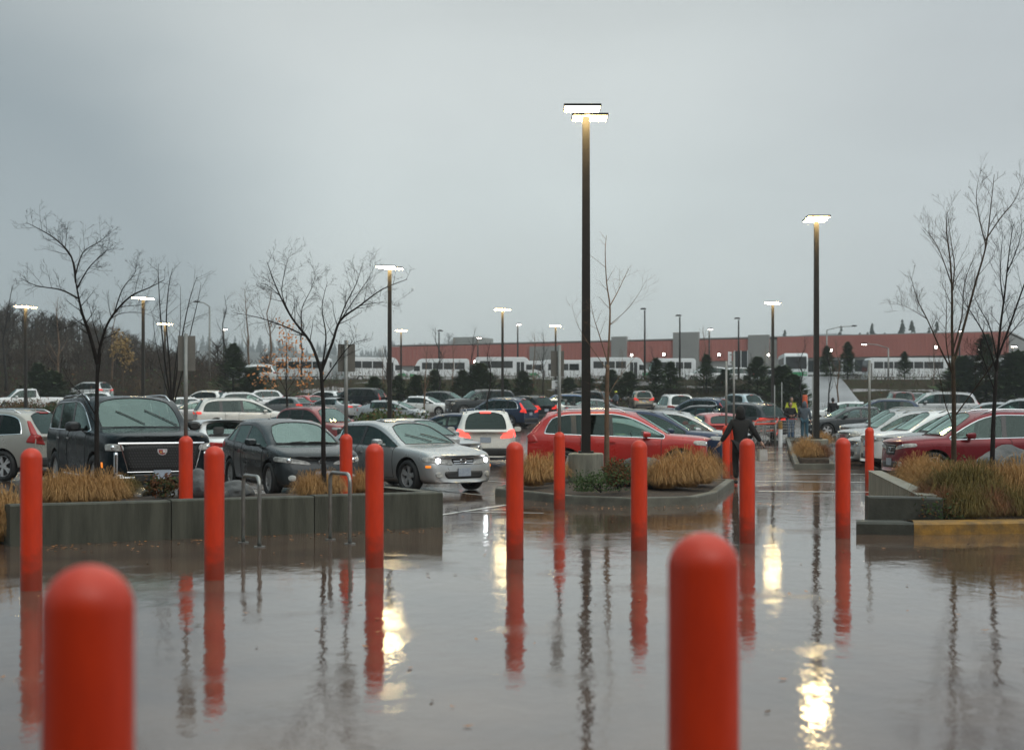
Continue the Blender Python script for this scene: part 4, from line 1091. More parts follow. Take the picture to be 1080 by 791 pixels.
# island with the tall lamp
def island(name, poly, kh, kw, label, kmat=M_kerb, soilz=.12):
    root = empty(name); tag(root, label, 'kerb island'); mb = MB(); n = len(poly)
    c = sum(poly, Vector((0, 0)))/n; inn = []
    for i in range(n):
        a, b, d_ = poly[i-1], poly[i], poly[(i+1) % n]
        t1 = (b-a).normalized(); t2 = (d_-b).normalized(); n1 = Vector((-t1.y, t1.x)); n2 = Vector((-t2.y, t2.x)); m_ = (n1+n2).normalized(); m_ = m_/max(.4, m_.dot(n1))
        inn.append(b+m_*kw)
    for i in range(n):
        j = (i+1) % n; z = [gz(p.x, p.y) for p in (poly[i], poly[j], inn[j], inn[i])]
        o_, o2, i2, i1 = poly[i], poly[j], inn[j], inn[i]
        so = (i1-o_)*.12; so2 = (i2-o2)*.12
        mb.quad((o_.x, o_.y, z[0]-.02), (o2.x, o2.y, z[1]-.02), (o2.x+so2.x*.5, o2.y+so2.y*.5, z[1]+kh-.02), (o_.x+so.x*.5, o_.y+so.y*.5, z[0]+kh-.02))
        mb.quad((o_.x+so.x*.5, o_.y+so.y*.5, z[0]+kh-.02), (o2.x+so2.x*.5, o2.y+so2.y*.5, z[1]+kh-.02), (o2.x+so2.x, o2.y+so2.y, z[1]+kh), (o_.x+so.x, o_.y+so.y, z[0]+kh))
        mb.quad((o_.x+so.x, o_.y+so.y, z[0]+kh), (o2.x+so2.x, o2.y+so2.y, z[1]+kh), (i2.x, i2.y, z[2]+kh), (i1.x, i1.y, z[3]+kh))
        mb.quad((i1.x, i1.y, z[3]+kh), (i2.x, i2.y, z[2]+kh), (i2.x, i2.y, z[2]-.02), (i1.x, i1.y, z[3]-.02))
    mb.build('kerb', kmat, root)
    soil([p+(c-p).normalized()*.01 for p in inn], gz(c.x, c.y)+soilz, root)
    return root
isl = [Vector(p) for p in ((-.33, 27.3), (.9, 24.9), (2.0, 24.1), (3.2, 24.6), (3.75, 26.0), (4.85, 31.0), (2.5, 31.9), (0.2, 31.6))]
island('kerb_island', isl, .15, .16, 'planted kerb island around the tall lamp in front of the bright red SUV')
ZI = .2
for px, d, k, s, lab in [(562, 27.2, 'tawny', 1.0, 'tawny grass tuft at the left end of the lamp island'), (578, 28.6, 'tawny', .95, 'tawny grass tuft between the sign pole bollard and the lamp base'), (543, 28.4, 'russet', .8, 'russet grass tuft beside the silver sedan headlight at the island tip'), (700, 26.3, 'tawny', .95, 'tawny grass tuft right of the boulder on the lamp island'), (722, 26.8, 'tawny', 1.15, 'largest tawny grass tuft near the right corner of the lamp island'), (740, 28.0, 'tawny', 1.0, 'tawny grass tuft at the right corner of the lamp island near the walking woman'), (705, 29.0, 'russet', .9, 'russet grass tuft in front of the bright red SUV front wheel'), (606, 29.6, 'russet', .8, 'russet grass tuft behind the concrete lamp base')]:
    tuft(k, px, d, ZI, lab, s*.86)
shrub([M_leafr, M_leafd, M_barkd], 653, 25.4, ZI, .38, .62, 'red tinged shrub right of the concrete lamp base', 1100, .03, 11)
shrub([M_leafd, M_leafd, M_barkd], 634, 25.0, ZI, .55, .30, 'low dark green shrub against the kerb of the lamp island', 1100, .026, 12)
shrub([M_leafd, M_leafr, M_barkd], 655, 26.4, ZI, .45, .50, 'dark green shrub behind the red tinged one on the lamp island', 900, .03, 13)
boulder(680, 27.0, ZI-.05, (.55, .45, .42), 'large grey boulder on the lamp island beside the sapling', 9)

# right hand planter
rp_ = empty('planter'); tag(rp_, 'concrete planter walls with a sloping wing at the right, grasses inside', 'planter')
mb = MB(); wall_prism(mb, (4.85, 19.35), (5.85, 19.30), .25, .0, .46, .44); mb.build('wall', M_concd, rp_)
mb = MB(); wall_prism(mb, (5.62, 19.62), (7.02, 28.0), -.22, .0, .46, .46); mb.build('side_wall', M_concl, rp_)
soil([Vector(p) for p in ((5.9, 19.25), (8.6, 19.55), (14.0, 20.4), (15, 28.5), (7.3, 28.0))], .17, rp_)
kk = empty('kerb'); tag(kk, 'kerb in front of the right planter, grey at its end then painted yellow', 'kerb')
mb = MB(); wall_prism(mb, (4.53, 18.72), (5.24, 18.55), .42, -.02, .165, .165, bev=.03); mb.build('grey_section', M_concd, kk)
mb = MB(); wall_prism(mb, (5.245, 18.55), (8.6, 19.05), .42, -.02, .165, .165, bev=.03); wall_prism(mb, (8.605, 19.05), (14, 19.9), .42, -.02, .165, .165, bev=.03); mb.build('yellow_section', M_yel, kk)
ZR = .33
for px, d, k, s, lab in [(968, 25.6, 'tawny', 1.0, 'tawny grass tuft just behind the far end of the sloping wing wall'), (986, 23.2, 'tawny', .95, 'tawny grass tuft where the wing wall meets the front wall'), (992, 20.7, 'russet', .85, 'russet grass tuft spilling over the front wall, above where the kerb turns yellow'), (1008, 20.4, 'olive', 1.1, 'olive grass tuft behind the yellow kerb, under the lighter bare tree'), (1030, 20.2, 'olive', 1.1, 'olive grass tuft behind the yellow kerb between the two bare trees'), (1052, 20.4, 'tawny', 1.1, 'tawny grass tuft at the foot of the darker bare tree'), (1076, 20.3, 'tawny', 1.15, 'tawny grass tuft at the right edge behind the yellow kerb'), (979, 20.3, 'russet', .62, 'russet grass tuft low behind the front wall corner'), (1006, 23.2, 'tawny', .9, 'tawny grass tuft in front of the maroon wagon wheel'), (975, 24.6, 'tawny', .9, 'tawny grass tuft under the grille of the maroon wagon'), (1030, 22.2, 'tawny', 1.0, 'tawny grass tuft behind the olive ones, left of the darker bare tree')]:
    tuft(k, px, d, ZR-.06, lab, s*.80)
for px, d, k, lab in [(998, 19.75, 'russet', 'russet grass hanging in front of the planter wall'), (1020, 19.5, 'olive', 'olive grass low against the yellow kerb'), (1044, 19.6, 'russet', 'russet grass low against the yellow kerb right of the olive one'), (1068, 19.7, 'olive', 'olive grass low against the yellow kerb at the right edge')]:
    tuft(k, px, d, .12, lab, .70)
shrub([M_leafd, M_leafd, M_barkd], 1010, 24.0, ZR, .5, .45, 'dark green shrub in front of the maroon wagon front wheel', 900, .03, 21)
shrub([M_leafd, M_leafr, M_barkd], 985, 19.45, .15, .4, .22, 'tiny green shrub tucked under the planter wall', 500, .025, 22)
boulder(1062, 25.4, ZR, (.75, .5, .5), 'large grey boulder before the maroon wagon door', 4)
boulder(1075, 22.6, ZR-.02, (.55, .45, .45), 'blue grey boulder lower right of the large one at the right edge', 14)
boulder(1094, 24.8, ZR, (.6, .45, .5), 'boulder cut by the right edge behind the others', 17)

# narrow strip between the walkway and the right row
st = [Vector(p) for p in ((8.0, 40.3), (9.15, 40.3), (13.3, 63.5), (12.2, 63.5))]
island('kerb_island', st, .15, .15, 'narrow planted kerb strip between the walkway and the right row of cars', soilz=.22)
for px, d, k, s, lab in [(852, 41.6, 'tawny', 1.0, 'tawny grass tuft at the near end of the narrow strip'), (866, 41.9, 'russet', 1.1, 'russet grass tuft right at the near end of the narrow strip'), (850, 44.0, 'tawny', 1.1, 'tawny grass tuft left of the lamp pole on the narrow strip'), (862, 47.5, 'russet', 1.0, 'russet grass tuft behind the lamp pole on the narrow strip'), (866, 54.0, 'tawny', 1.1, 'farthest tawny grass tuft on the narrow strip')]:
    tuft(k, px, d, gz(X(px, d), d)+.20, lab, s*.78)
# hedge strip in the left lot and a strip by the corral
for i, (px, d, r_, h, lab) in enumerate([(398, 63, 1.3, 1.15, 'dark hedge clump between the brick red wagon and the pale grey liftback'), (415, 66, 1.4, 1.2, 'dark hedge clump below the pale grey liftback'), (432, 69, 1.2, .95, 'low hedge clump at the right end behind the silver sedan roof'), (383, 61, 1.1, 1.2, 'dark hedge clump right beside the brick red wagon'), (28, 106, 2.2, .5, 'brown hedge clump under the white pickup truck'), (12, 106, 2.0, .45, 'brown hedge clump at the left edge under the white pickup truck'), (60, 104, 1.2, .7, 'green hedge clump between the pickup truck and the white SUV')]):
    shrub([M_leafd, M_leafr, M_barkd] if i < 4 or i == 6 else [M_leafr, M_leafd, M_barkd], px, d, gz(X(px, d), d), r_, h, lab, 1500, .09, 30+i)

rng = random.Random(77); mb = MB()
for k in range(26000):
    x = rng.uniform(-110, 90); y = rng.uniform(131, 151) if rng.random() < .8 else rng.uniform(129, 133)
    n = mnoise.noise(Vector((x*.16, y*.2, 1.5)))
    if n < (-.25 if x > -34 else -.6) or (23.5 < x < 34 and y > 130): continue
    z = gz(x, y)+rng.random()**1.5*(.5+1.5*max(0, n)); a = rng.uniform(0, 6.28); s_ = rng.uniform(.05, .16)
    if rng.random() < .5:
        mb.tube([(x, y, z-.1), (x+rng.uniform(-.3, .3), y, z+rng.uniform(.3, 1.0))], [.022, .008], 3, m=1, cap=False)
    else:
        q = Vector((rng.gauss(0, 1), rng.gauss(0, 1), rng.gauss(0, 1))).normalized(); w = q.orthogonal().normalized(); p = Vector((x, y, z))
        mb.quad(p-q*s_, p+w*s_*.6, p+q*s_, p-w*s_*.6, m=0 if rng.random() < .7 else 2)
for k in range(15000):
    x = rng.uniform(-112, -30); y = rng.uniform(130.5, 152); z = gz(x, y); h = rng.uniform(.3, 1.7)*(.5+max(0, .6+mnoise.noise(Vector((x*.2, y*.25, 9)))))
    if rng.random() < .6:
        mb.tube([(x, y, z-.1), (x+rng.uniform(-.4, .4), y, z+h)], [.03, .010], 3, m=1, cap=False)
    else:
        q = Vector((rng.gauss(0, 1), rng.gauss(0, 1), rng.gauss(0, 1))).normalized(); w = q.orthogonal().normalized(); p = Vector((x, y, z+h*rng.random())); s_ = rng.uniform(.08, .2)
        mb.quad(p-q*s_, p+w*s_*.6, p+q*s_, p-w*s_*.6, m=rng.choice((0, 1, 1, 2)))
tag(mb.build('undergrowth', [M_leafd, M_wood, M_leafr]), 'dark tangled undergrowth on the bank below the shuttle buses', 'undergrowth', kind='stuff')
# ------------------------------------------------------------------ bollards, sign poles, hoops
def bollard_mesh(H=1.28, r=.095):
    mb = MB(); prof = [(r, 0)] + [(r, z) for z in (.3, .6, .9, H-r)] + [(r*math.cos(R(a)), H-r+r*math.sin(R(a))) for a in range(8, 91, 8)] + [(.0005, H)]
    prof[-2] = (r*math.cos(R(88)), H-.0005)
    mb.lathe(prof, 40); me = mb.mesh('bollard', M_red, True); return me
BM = bollard_mesh()
def collar_mesh():
    mb = MB(); mb.lathe([(.150, .001), (.150, .010), (.097, .016)], 32); return mb.mesh('collar', M_concd)
CMESH = collar_mesh()
BOLL = [(93, 3.0, 'blurred red bollard cut by the bottom edge, nearest at the left'), (742, 3.80, 'blurred red bollard cut by the bottom edge, in front of the walkway'),
        (33, 12.83, 'red bollard covering the left end of the concrete wall'), (226, 13.64, 'red bollard left of the first steel hoop'), (395, 14.72, 'red bollard right of the second steel hoop'),
        (543, 15.6, 'red bollard just right of the silver sedan, near its headlight'), (674, 16.55, 'red bollard in front of the grass on the lamp island'), (788, 17.5, 'red bollard in front of the walking woman in black'),
        (889, 18.2, 'red bollard left of the right planter wall')]
for px, d, lab in BOLL:
    o = link('bollard', BM, None, (X(px, d), d, 0)); tag(o, lab, 'bollard', 'red bollards in the long row across the apron')
def sign_post(px, d, ptop, panels, label, lean=0.0):
    z0 = gz(X(px, d), d); o = empty('sign_post', (X(px, d), d, z0)); tag(o, label, 'sign post', 'sign poles standing in red bollards')
    link('sleeve', BM, o)
    h = EYE+(HOR-ptop)/F*d - z0
    mb = MB(); mb.tube([(0, 0, 1.2), (lean, 0, h)], .028, 8); mb.build('pole', M_poleg, o, True)
    for dx, dy, y0, y1, wpx, rz, m in panels:
        za, zb_ = EYE+(HOR-y0)/F*d - z0, EYE+(HOR-y1)/F*d - z0
        mb = MB(); w = wpx/F*d; c = Vector((dx/F*d, dy, (za+zb_)/2)); mb.box(c, (w, .004, za-zb_), rz=rz)
        k = mb.build('sign_panel', m, o)
        fb = MB(); fb.tube([c+Vector((-dx/F*d*.0, -.0, .5*(za-zb_)*.6)), Vector((0, 0, c.z+.5*(za-zb_)*.6))], .012, 6); fb.tube([c-Vector((0, 0, .5*(za-zb_)*.6)), Vector((0, 0, c.z-.5*(za-zb_)*.6))], .012, 6); fb.build('bracket', M_steel, k)
    return o
sign_post(196, 19.6, 352, [(0, .05, 354, 391, 18, R(12), M_sign)], 'sign pole in a red bollard in front of the chrome grille of the black SUV')
sign_post(365, 21.4, 359, [(0, .05, 363, 392, 18, R(8), M_sign)], 'sign pole in a red bollard in front of the silver sedan with headlights on')
sign_post(590, 23.6, 364, [(-2, .05, 370, 397, 14, R(-5), M_sign), (-4, .05, 401, 410, 8, R(-5), M_white)], 'sign pole with an extra small white panel, in a red bollard before the lamp island')
sign_post(917, 31.0, 380, [(3, .05, 383, 401, 6, R(65), M_sign)], 'sign pole in a red bollard behind the sloping wing wall')
sign_post(766, 35.0, 381, [], 'nearer thin sign pole in a red bollard left of the walking woman')
o = sign_post(774, 36.6, 371, [(-4, .05, 371, 385, 8, R(55), M_white)], 'thin sign pole with a tilted white panel in a red bollard behind the walking woman')

def hoop(px0, px1, d, ytop, label):
    x0, x1 = X(px0, d), X(px1, d); H = EYE+(HOR-ytop)/F*d; r = .024; k = .10; y0 = 0
    mb = MB(); xc = (x0+x1)/2; w = (x1-x0)/2; dy = w*1.9
    sgn = 1 if True else -1
    def P(t, z): return (w*t, dy*t*-1, z)
    pts = [P(-1, 0), P(-1, H-k)] + [P(-1+(k/ (w*2.15))*(1-math.cos(R(a))), H-k+k*math.sin(R(a))) for a in (22, 45, 68, 90)] + [P(1-(k/(w*2.15))*(1-math.cos(R(a))), H-k+k*math.sin(R(a))) for a in (90, 68, 45, 22)] + [P(1, H-k), P(1, 0)]
    mb.tube(pts, r, 12); root = empty('bike_rack', (xc, d, 0)); tag(root, label, 'bike rack', 'steel hoops in front of the concrete wall')
    mb.build('hoop', M_steel, root, True)
    for t in (-1, 1):
        fb = MB(); q = P(t, 0); fb.lathe([(.07, 0.002), (.07, .012), (.03, .014)], 16, c=q); fb.build('foot_plate', M_steel, root)
hoop(252, 278, 17.2, 502, 'bent steel bike hoop between two red bollards, the one farther left')
hoop(345, 372, 17.6, 499, 'bent steel bike hoop close to the red bollard in front of the silver sedan')

# ------------------------------------------------------------------ lamps
def lamp_post(px, d, top, label, base=None, heads=2, pole_w=.16, gr='tall twin-head parking lot lamps', hw=.74, lit=True, off=(.13, .40), concrete=True, tilt=0):
    x = X(px, d); z0 = gz(x, d); H = EYE+(HOR-top)/F*d - z0
    o = empty('lamp_post', (x, d, z0)); tag(o, label, 'street lamp', gr)
    cb = .78 if concrete else .0
    if concrete:
        mb = MB(); mb.lathe([(.36, -.05), (.36, cb-.03), (.33, cb), (.0, cb)], 28); b = mb.build('concrete_base', M_concl, o); smooth_by_angle(b.data, 40)
        mb = MB(); mb.box((0, 0, cb+.02), (.30, .30, .04)); mb.build('base_plate', M_pole, o)
    mb = MB(); n = len(mb.v); w0 = pole_w/2*1.15; w1 = pole_w/2*.9; hgt = H-.05
    for z, w in ((cb+.03, w0), (hgt, w1)): mb.v += [(-w, -w, z), (w, -w, z), (w, w, z), (-w, w, z)]
    for k in range(4): mb.face((k, (k+1) % 4, 4+(k+1) % 4, 4+k))
    mb.face((4, 5, 6, 7)); mb.build('pole', M_pole, o)
    for s in ((-1, 1) if heads == 2 else (1,)):
        hx, hy = s*off[0], s*off[1]
        mb = MB(); M_ = Matrix.Rotation(tilt, 3, 'X')
        c = Vector((hx, hy, H+.03))
        mb.box(c+Vector((0, 0, .022)), (hw, .56, .03)); mb.box(c+Vector((0, 0, .045)), (hw*.4, .26, .02))
        for qx, qy, sx, sy in ((0, .27, hw, .02), (0, -.27, hw, .02), (hw/2-.01, 0, .02, .52), (-hw/2+.01, 0, .02, .52)): mb.box(c+Vector((qx, qy, -.004)), (sx, sy, .024))
        mb.box((hx*.5, hy*.5, H+.05), (.07, abs(hy)+.02, .06))
        hd = mb.build('lamp_head', M_pole, o)
        lm = MB(); lm.box(c+Vector((0, 0, -.012)), (hw-.05, .50, .04)); lm.build('lens', M_lamp if lit else M_glass, hd)
    return o
lamp_post(618, 28.9, 121, 'tallest lamp on a dark pole with concrete base rising from the kerb island', off=(.10, .44))
lamp_post(861, 44.0, 232, 'lamp on a dark pole beside the walkway on the narrow grass strip', hw=.68, off=(.03, .34), pole_w=.145)
LAMPS = [(411, 60, 283, 'third tallest lamp, on a dark pole right of the wide forked bare tree'), (530, 92, 327, 'lamp above the navy SUV, left of the tallest lamp'), (151, 83, 315, 'lamp right of the large bare tree on the left'), (27, 92, 324, 'lamp at the far left by the white pickup truck'),
         (174, 121, 342, 'small distant lamp right of the large bare tree, lower than its neighbour'), (586, 128, 344, 'small distant lamp just left of the tallest lamp pole'), (423, 138, 349, 'small distant lamp right of the tree near the second steel hoop'), (815, 89, 320, 'lamp left of the walkway between the two nearest lamps')]
for px, d, t, lab in LAMPS:
    lamp_post(px, d, t, lab, hw=.8, off=(.14, .34), pole_w=.165)
def thin_light(px, d, top, label, arm=0, lit=True, side=1, zb=None):
    x = X(px, d); z0 = gz(x, d) if zb is None else zb; H = EYE+(HOR-top)/F*d - z0
    o = empty('street_light', (x, d, z0)); tag(o, label, 'street light', 'slender street lights beyond the lot')
    mb = MB(); mb.tube([(0, 0, 0), (0, 0, H-.15)], [.13, .08], 8)
    if arm: mb.tube([(0, 0, H-.15), (side*arm*.5, 0, H+.25), (side*arm, 0, H+.35)], .05, 6)
    mb.build('pole', M_poleg if arm else M_pole, o, True)
    c = Vector((side*(arm+.15), 0, H+.35 if arm else H))
    mb = MB(); mb.box(c, (.62, .34, .12)); mb.box(c+Vector((0, 0, .08)), (.4, .24, .06)); hd = mb.build('lamp_head', M_pole, o)
    if lit: mb = MB(); mb.box(c+Vector((0, -.02, -.075)), (.5, .30, .03)); mb.build('lens', M_lampc, hd)
for a in [(680, 160, 326, 'grey street light pole on the bus lot, just left of the tall sapling top', 0, False, -1), (717, 158, 333, 'dark street light pole before the grey warehouse panel', 0, False, -1), (779, 160, 336, 'dark pole left of the lamp between the two nearest lamps', 0, False, -1),
          (748, 168, 347, 'lit wall height lamp above the white trucks', 0, True, 1), (221, 150, 322, 'grey curved arm street light above the wooded hill', 1.2, False, -1), (236, 175, 347, 'small street light on the hill with a pale lamp', 0, True, 1), (546, 175, 342, 'thin street light between the two small lamps in the middle', 0, True, 1),
          (463, 170, 349, 'thin street light standing over the shuttle buses', 0, False, 1), (872, 175, 347, 'grey curved arm street light over the red roof', 3.2, False, 1), (937, 160, 366, 'grey street light with long arm in front of the red roof', 2.6, True, -1), (1012, 175, 349, 'street light with a lit head seen through the right hand trees', 0, True, 1), (1068, 150, 365, 'street light with a yellow head at the right edge', 0, True, 1), (504, 170, 356, 'short thin street light right of the small bare trees', 0, True, 1)]:
    thin_light(*a)

# ------------------------------------------------------------------ bare trees
def limb_path(pts, d, spread, seed, known=None):
    rng = random.Random(seed); out = []; dy = rng.uniform(-spread, spread); n = len(pts)
    # pts are (x, y) picks in the photograph: given a real depth of their own as the limb leaves the trunk
    for i, (px, py) in enumerate(pts):
        out.append(P3(px, py, d) + Vector((0, dy*(i/(max(1, n-1)))**1.2, 0)))
    if known:      # start exactly on the limb it grows from
        near = min(known, key=lambda q: (q.x-out[0].x)**2+(q.z-out[0].z)**2); sh = near.y-d
        out = [near]+[p+Vector((0, sh, 0)) for p in out[1:]]
    # refine
    res = []
    for i in range(n-1):
        a, b = out[i], out[i+1]; a0 = out[max(0, i-1)]; b1 = out[min(n-1, i+2)]
        for q in range(4):
            t = q/4; res.append(.5*((2*a)+(b-a0)*t+(2*a0-5*a+4*b-b1)*t*t+(3*a-a0-3*b+b1)*t**3))
    res.append(out[-1]); return res
def twigs(mb, path, rad0, start, count, length, rng, level=0, up=.25, jt=.09):
    n = len(path); L_ = sum((path[i+1]-path[i]).length for i in range(n-1))
    for k in range(count):
        t = start+(1-start)*((k+rng.random())/count); f = t*(n-1); i = min(n-2, int(f)); p = path[i].lerp(path[i+1], f-i); tg = (path[i+1]-path[i]).normalized()
        side = tg.orthogonal(); side.rotate(Quaternion(tg, rng.uniform(0, 2*math.pi)))
        dr = (tg*rng.uniform(.55, .95)+side*rng.uniform(.5, 1.0)+Vector((0, 0, up))).normalized()
        ln = length*rng.uniform(.5, 1.15)*(1.15-.5*t); seg = 4; pts = [p]; dd = dr.copy()
        for q in range(seg):
            dd = (dd+Vector((rng.uniform(-jt, jt), rng.uniform(-jt, jt), rng.uniform(-.05, .10)))).normalized(); pts.append(pts[-1]+dd*ln/seg)
        r0 = max(.0015, rad0*(1-t*.65)*.24)
        mb.tube(pts, [r0, r0*.8, r0*.62, r0*.48, max(.0011, r0*.3)], 4, cap=False)
        if level > 0: twigs(mb, pts, r0, .2, max(3, int(count*.34)) if level > 1 else 4, ln*.55, rng, level-1, up, jt)
def photo_tree(label, d, z0, trunk, limbs, bark, seed, spread=.6, twl=.5, twn=12, r0=.07, group='bare young trees planted in the beds', lev=2, leaves=None, up=.25):
    rng = random.Random(seed); root = empty('bare_tree', (0, 0, 0)); tag(root, label, 'tree', group)
    base = P3(trunk[0][0], trunk[0][1], d); base.z = z0; root.location = base
    tp = limb_path(trunk, d, 0, seed); tp[0].z = z0-.05
    mb = MB(); n = len(tp); mb.tube([p-base for p in tp], [r0*(1-.35*i/(n-1))*(1.25 if i == 0 else 1) for i in range(n)], 10)
    mb.build('trunk', bark, root, True)
    cr_ = MB(); tips = []; known = tp[len(tp)//3:]
    for li, (pts, rr) in enumerate(limbs):
        lp = limb_path(pts, d, spread, seed*13+li, known); n = len(lp); known = known+lp
        lp = [p-base for p in lp]
        cr_.tube(lp, [.68*rr*(1-.84*i/(n-1)) for i in range(n)], 7, cap=False)
        twigs(cr_, lp, rr, .22, twn, twl, rng, lev, up)
        tips += lp[n//2:]
    cr_.build('crown', bark, root, True)
    if leaves:
        lm = MB()
        for k in range(leaves[1]):
            p = rng.choice(tips)+Vector((rng.gauss(0, .25), rng.gauss(0, .35), rng.gauss(0, .3))); a = Vector((rng.gauss(0, 1), rng.gauss(0, 1), rng.gauss(0, 1))).normalized(); b = a.orthogonal().normalized(); s = leaves[2]*rng.uniform(.6, 1.3)
            lm.quad(p-a*s, p+b*s*.6, p+a*s, p-b*s*.6)
        lm.build('leaves', leaves[0], root)
    return root
photo_tree('dark bare tree with two wide limbs in front of the large black SUV', 19.4, .36, [(102, 520), (102, 470), (102, 430), (103, 384)],
  [([(103, 386), (96, 352), (91, 332), (89, 312), (88, 292)], .046), ([(89, 300), (84, 274), (68, 256), (50, 245), (38, 239)], .022), ([(89, 318), (72, 308), (48, 304), (34, 297)], .020), ([(88, 294), (95, 270), (110, 258), (118, 250)], .016), ([(89, 306), (104, 288), (120, 278), (134, 272)], .016),
   ([(103, 386), (107, 362), (117, 337), (138, 314), (160, 304), (176, 296)], .034), ([(120, 333), (132, 306), (146, 292), (152, 282)], .014), ([(117, 338), (126, 330), (140, 328), (152, 331)], .010), ([(92, 335), (80, 345), (66, 352)], .010), ([(89, 300), (86, 280), (74, 262), (70, 250)], .014), ([(102, 440), (94, 420), (84, 405), (78, 385)], .014), ([(102, 446), (92, 430), (86, 416)], .010), ([(104, 400), (108, 372), (104, 345), (102, 322)], .018)],
  M_barkd, 3, .7, .38, 12, .038)
photo_tree('bare tree with wide spreading fork right of the first steel hoop', 20.6, .36, [(342, 516), (341, 470), (341, 430), (338, 384)],
  [([(338, 390), (328, 362), (308, 335), (293, 305), (283, 277)], .038), ([(325, 357), (302, 345), (278, 337), (255, 333)], .020), ([(308, 335), (300, 312), (305, 290), (312, 276)], .014), ([(320, 350), (318, 325), (326, 305), (330, 288)], .014),
   ([(341, 392), (350, 362), (358, 338), (378, 322), (402, 304), (428, 293)], .036), ([(352, 355), (362, 322), (372, 298), (378, 272)], .020), ([(360, 336), (372, 318), (388, 296), (398, 278)], .014), ([(378, 322), (398, 320), (420, 322)], .010), ([(342, 402), (356, 382), (370, 366), (384, 360)], .018), ([(296, 312), (280, 300), (266, 296)], .010), ([(340, 392), (344, 356), (340, 325), (346, 298)], .022)],
  M_barkd, 5, .7, .42, 12, .038)
photo_tree('thin reddish sapling beside the tallest lamp pole', 28.0, .2, [(640, 500), (640, 460), (640, 420), (641, 385)],
  [([(641, 390), (643, 350), (644, 322), (641, 296), (640, 262), (642, 244)], .036), ([(644, 325), (652, 308), (660, 292), (666, 280)], .018), ([(642, 380), (632, 352), (627, 335), (624, 318)], .020), ([(640, 390), (620, 362), (608, 342), (602, 322)], .012), ([(644, 345), (660, 328), (672, 312), (680, 296)], .010), ([(640, 425), (632, 410), (626, 396)], .014), ([(641, 420), (652, 400), (668, 380), (684, 362)], .012)],
  M_barkw, 8, .7, .5, 7, .055, lev=1)
photo_tree('lighter brown bare tree behind the yellow kerb at the right, nearer the walkway', 23.4, .34, [(1006, 496), (1006, 460), (1006, 420), (1005, 376)],
  [([(1005, 380), (1004, 345), (1004, 310), (1002, 275), (998, 246), (998, 226)], .040), ([(1003, 300), (994, 270), (985, 250), (976, 238)], .016), ([(1004, 310), (1008, 280), (1006, 250), (1004, 216)], .020), ([(1006, 384), (1016, 345), (1028, 298), (1038, 260), (1042, 222), (1045, 186)], .038), ([(1037, 262), (1028, 235), (1020, 212), (1018, 194)], .018), ([(1039, 255), (1052, 232), (1068, 212), (1076, 190)], .018),
   ([(1005, 400), (988, 366), (972, 338), (958, 318), (948, 296)], .024), ([(972, 338), (960, 330), (946, 322)], .010), ([(1004, 390), (994, 360), (990, 330), (984, 300)], .018), ([(1006, 440), (1024, 410), (1036, 385), (1040, 360)], .020), ([(1005, 450), (994, 425), (986, 402), (978, 386)], .016), ([(1005, 372), (1012, 335), (1012, 300), (1020, 270)], .022)],
  M_bark, 12, .8, .46, 13, .048, up=.7)
photo_tree('darker bare tree at the right edge in front of the maroon wagon', 21.6, .34, [(1046, 502), (1047, 470), (1048, 440), (1051, 392)],
  [([(1051, 396), (1053, 350), (1056, 310), (1058, 270), (1060, 240)], .034), ([(1051, 392), (1042, 358), (1034, 338), (1024, 318), (1018, 298)], .022), ([(1052, 388), (1062, 350), (1074, 312), (1084, 280), (1090, 255)], .030), ([(1055, 320), (1048, 295), (1044, 270), (1040, 252)], .016), ([(1060, 360), (1078, 340), (1094, 325)], .016), ([(1057, 290), (1066, 268), (1072, 246), (1070, 226)], .016), ([(1050, 410), (1038, 385), (1030, 370)], .014), ([(1052, 380), (1048, 345), (1040, 320), (1036, 296)], .018)],
  M_barkd, 17, .7, .50, 14, .042, up=.6)
photo_tree('bare many stemmed tree behind the left sign pole', 44, 0, [(182, 450), (182, 436), (181, 425)],
  [([(181, 430), (176, 390), (172, 340), (171, 300), (172, 280)], .05), ([(181, 430), (180, 385), (178, 340), (182, 305), (188, 285)], .05), ([(182, 430), (186, 390), (192, 345), (198, 312), (204, 290)], .05), ([(182, 432), (192, 395), (202, 350), (210, 318), (214, 300)], .04), ([(181, 430), (170, 395), (160, 360), (154, 330)], .035), ([(182, 425), (184, 380), (186, 345), (184, 300)], .04)],
  M_barkd, 21, 1.0, .9, 11, .10)
photo_tree('young tree still holding sparse orange leaves beyond the dark grey hatchback', 62, gz(0, 62), [(303, 452), (303, 430), (302, 410)],
  [([(302, 415), (302, 385), (303, 360), (302, 345)], .04), ([(302, 412), (292, 395), (282, 380)], .025), ([(303, 412), (314, 395), (322, 378)], .025), ([(302, 405), (298, 385), (292, 365)], .02), ([(303, 400), (310, 380), (312, 362)], .02), ([(302, 418), (286, 405), (276, 395)], .02), ([(303, 418), (318, 408), (326, 398)], .02)],
  M_barkd, 23, .8, .8, 9, .06, lev=1, leaves=(M_leafo, 380, .075))
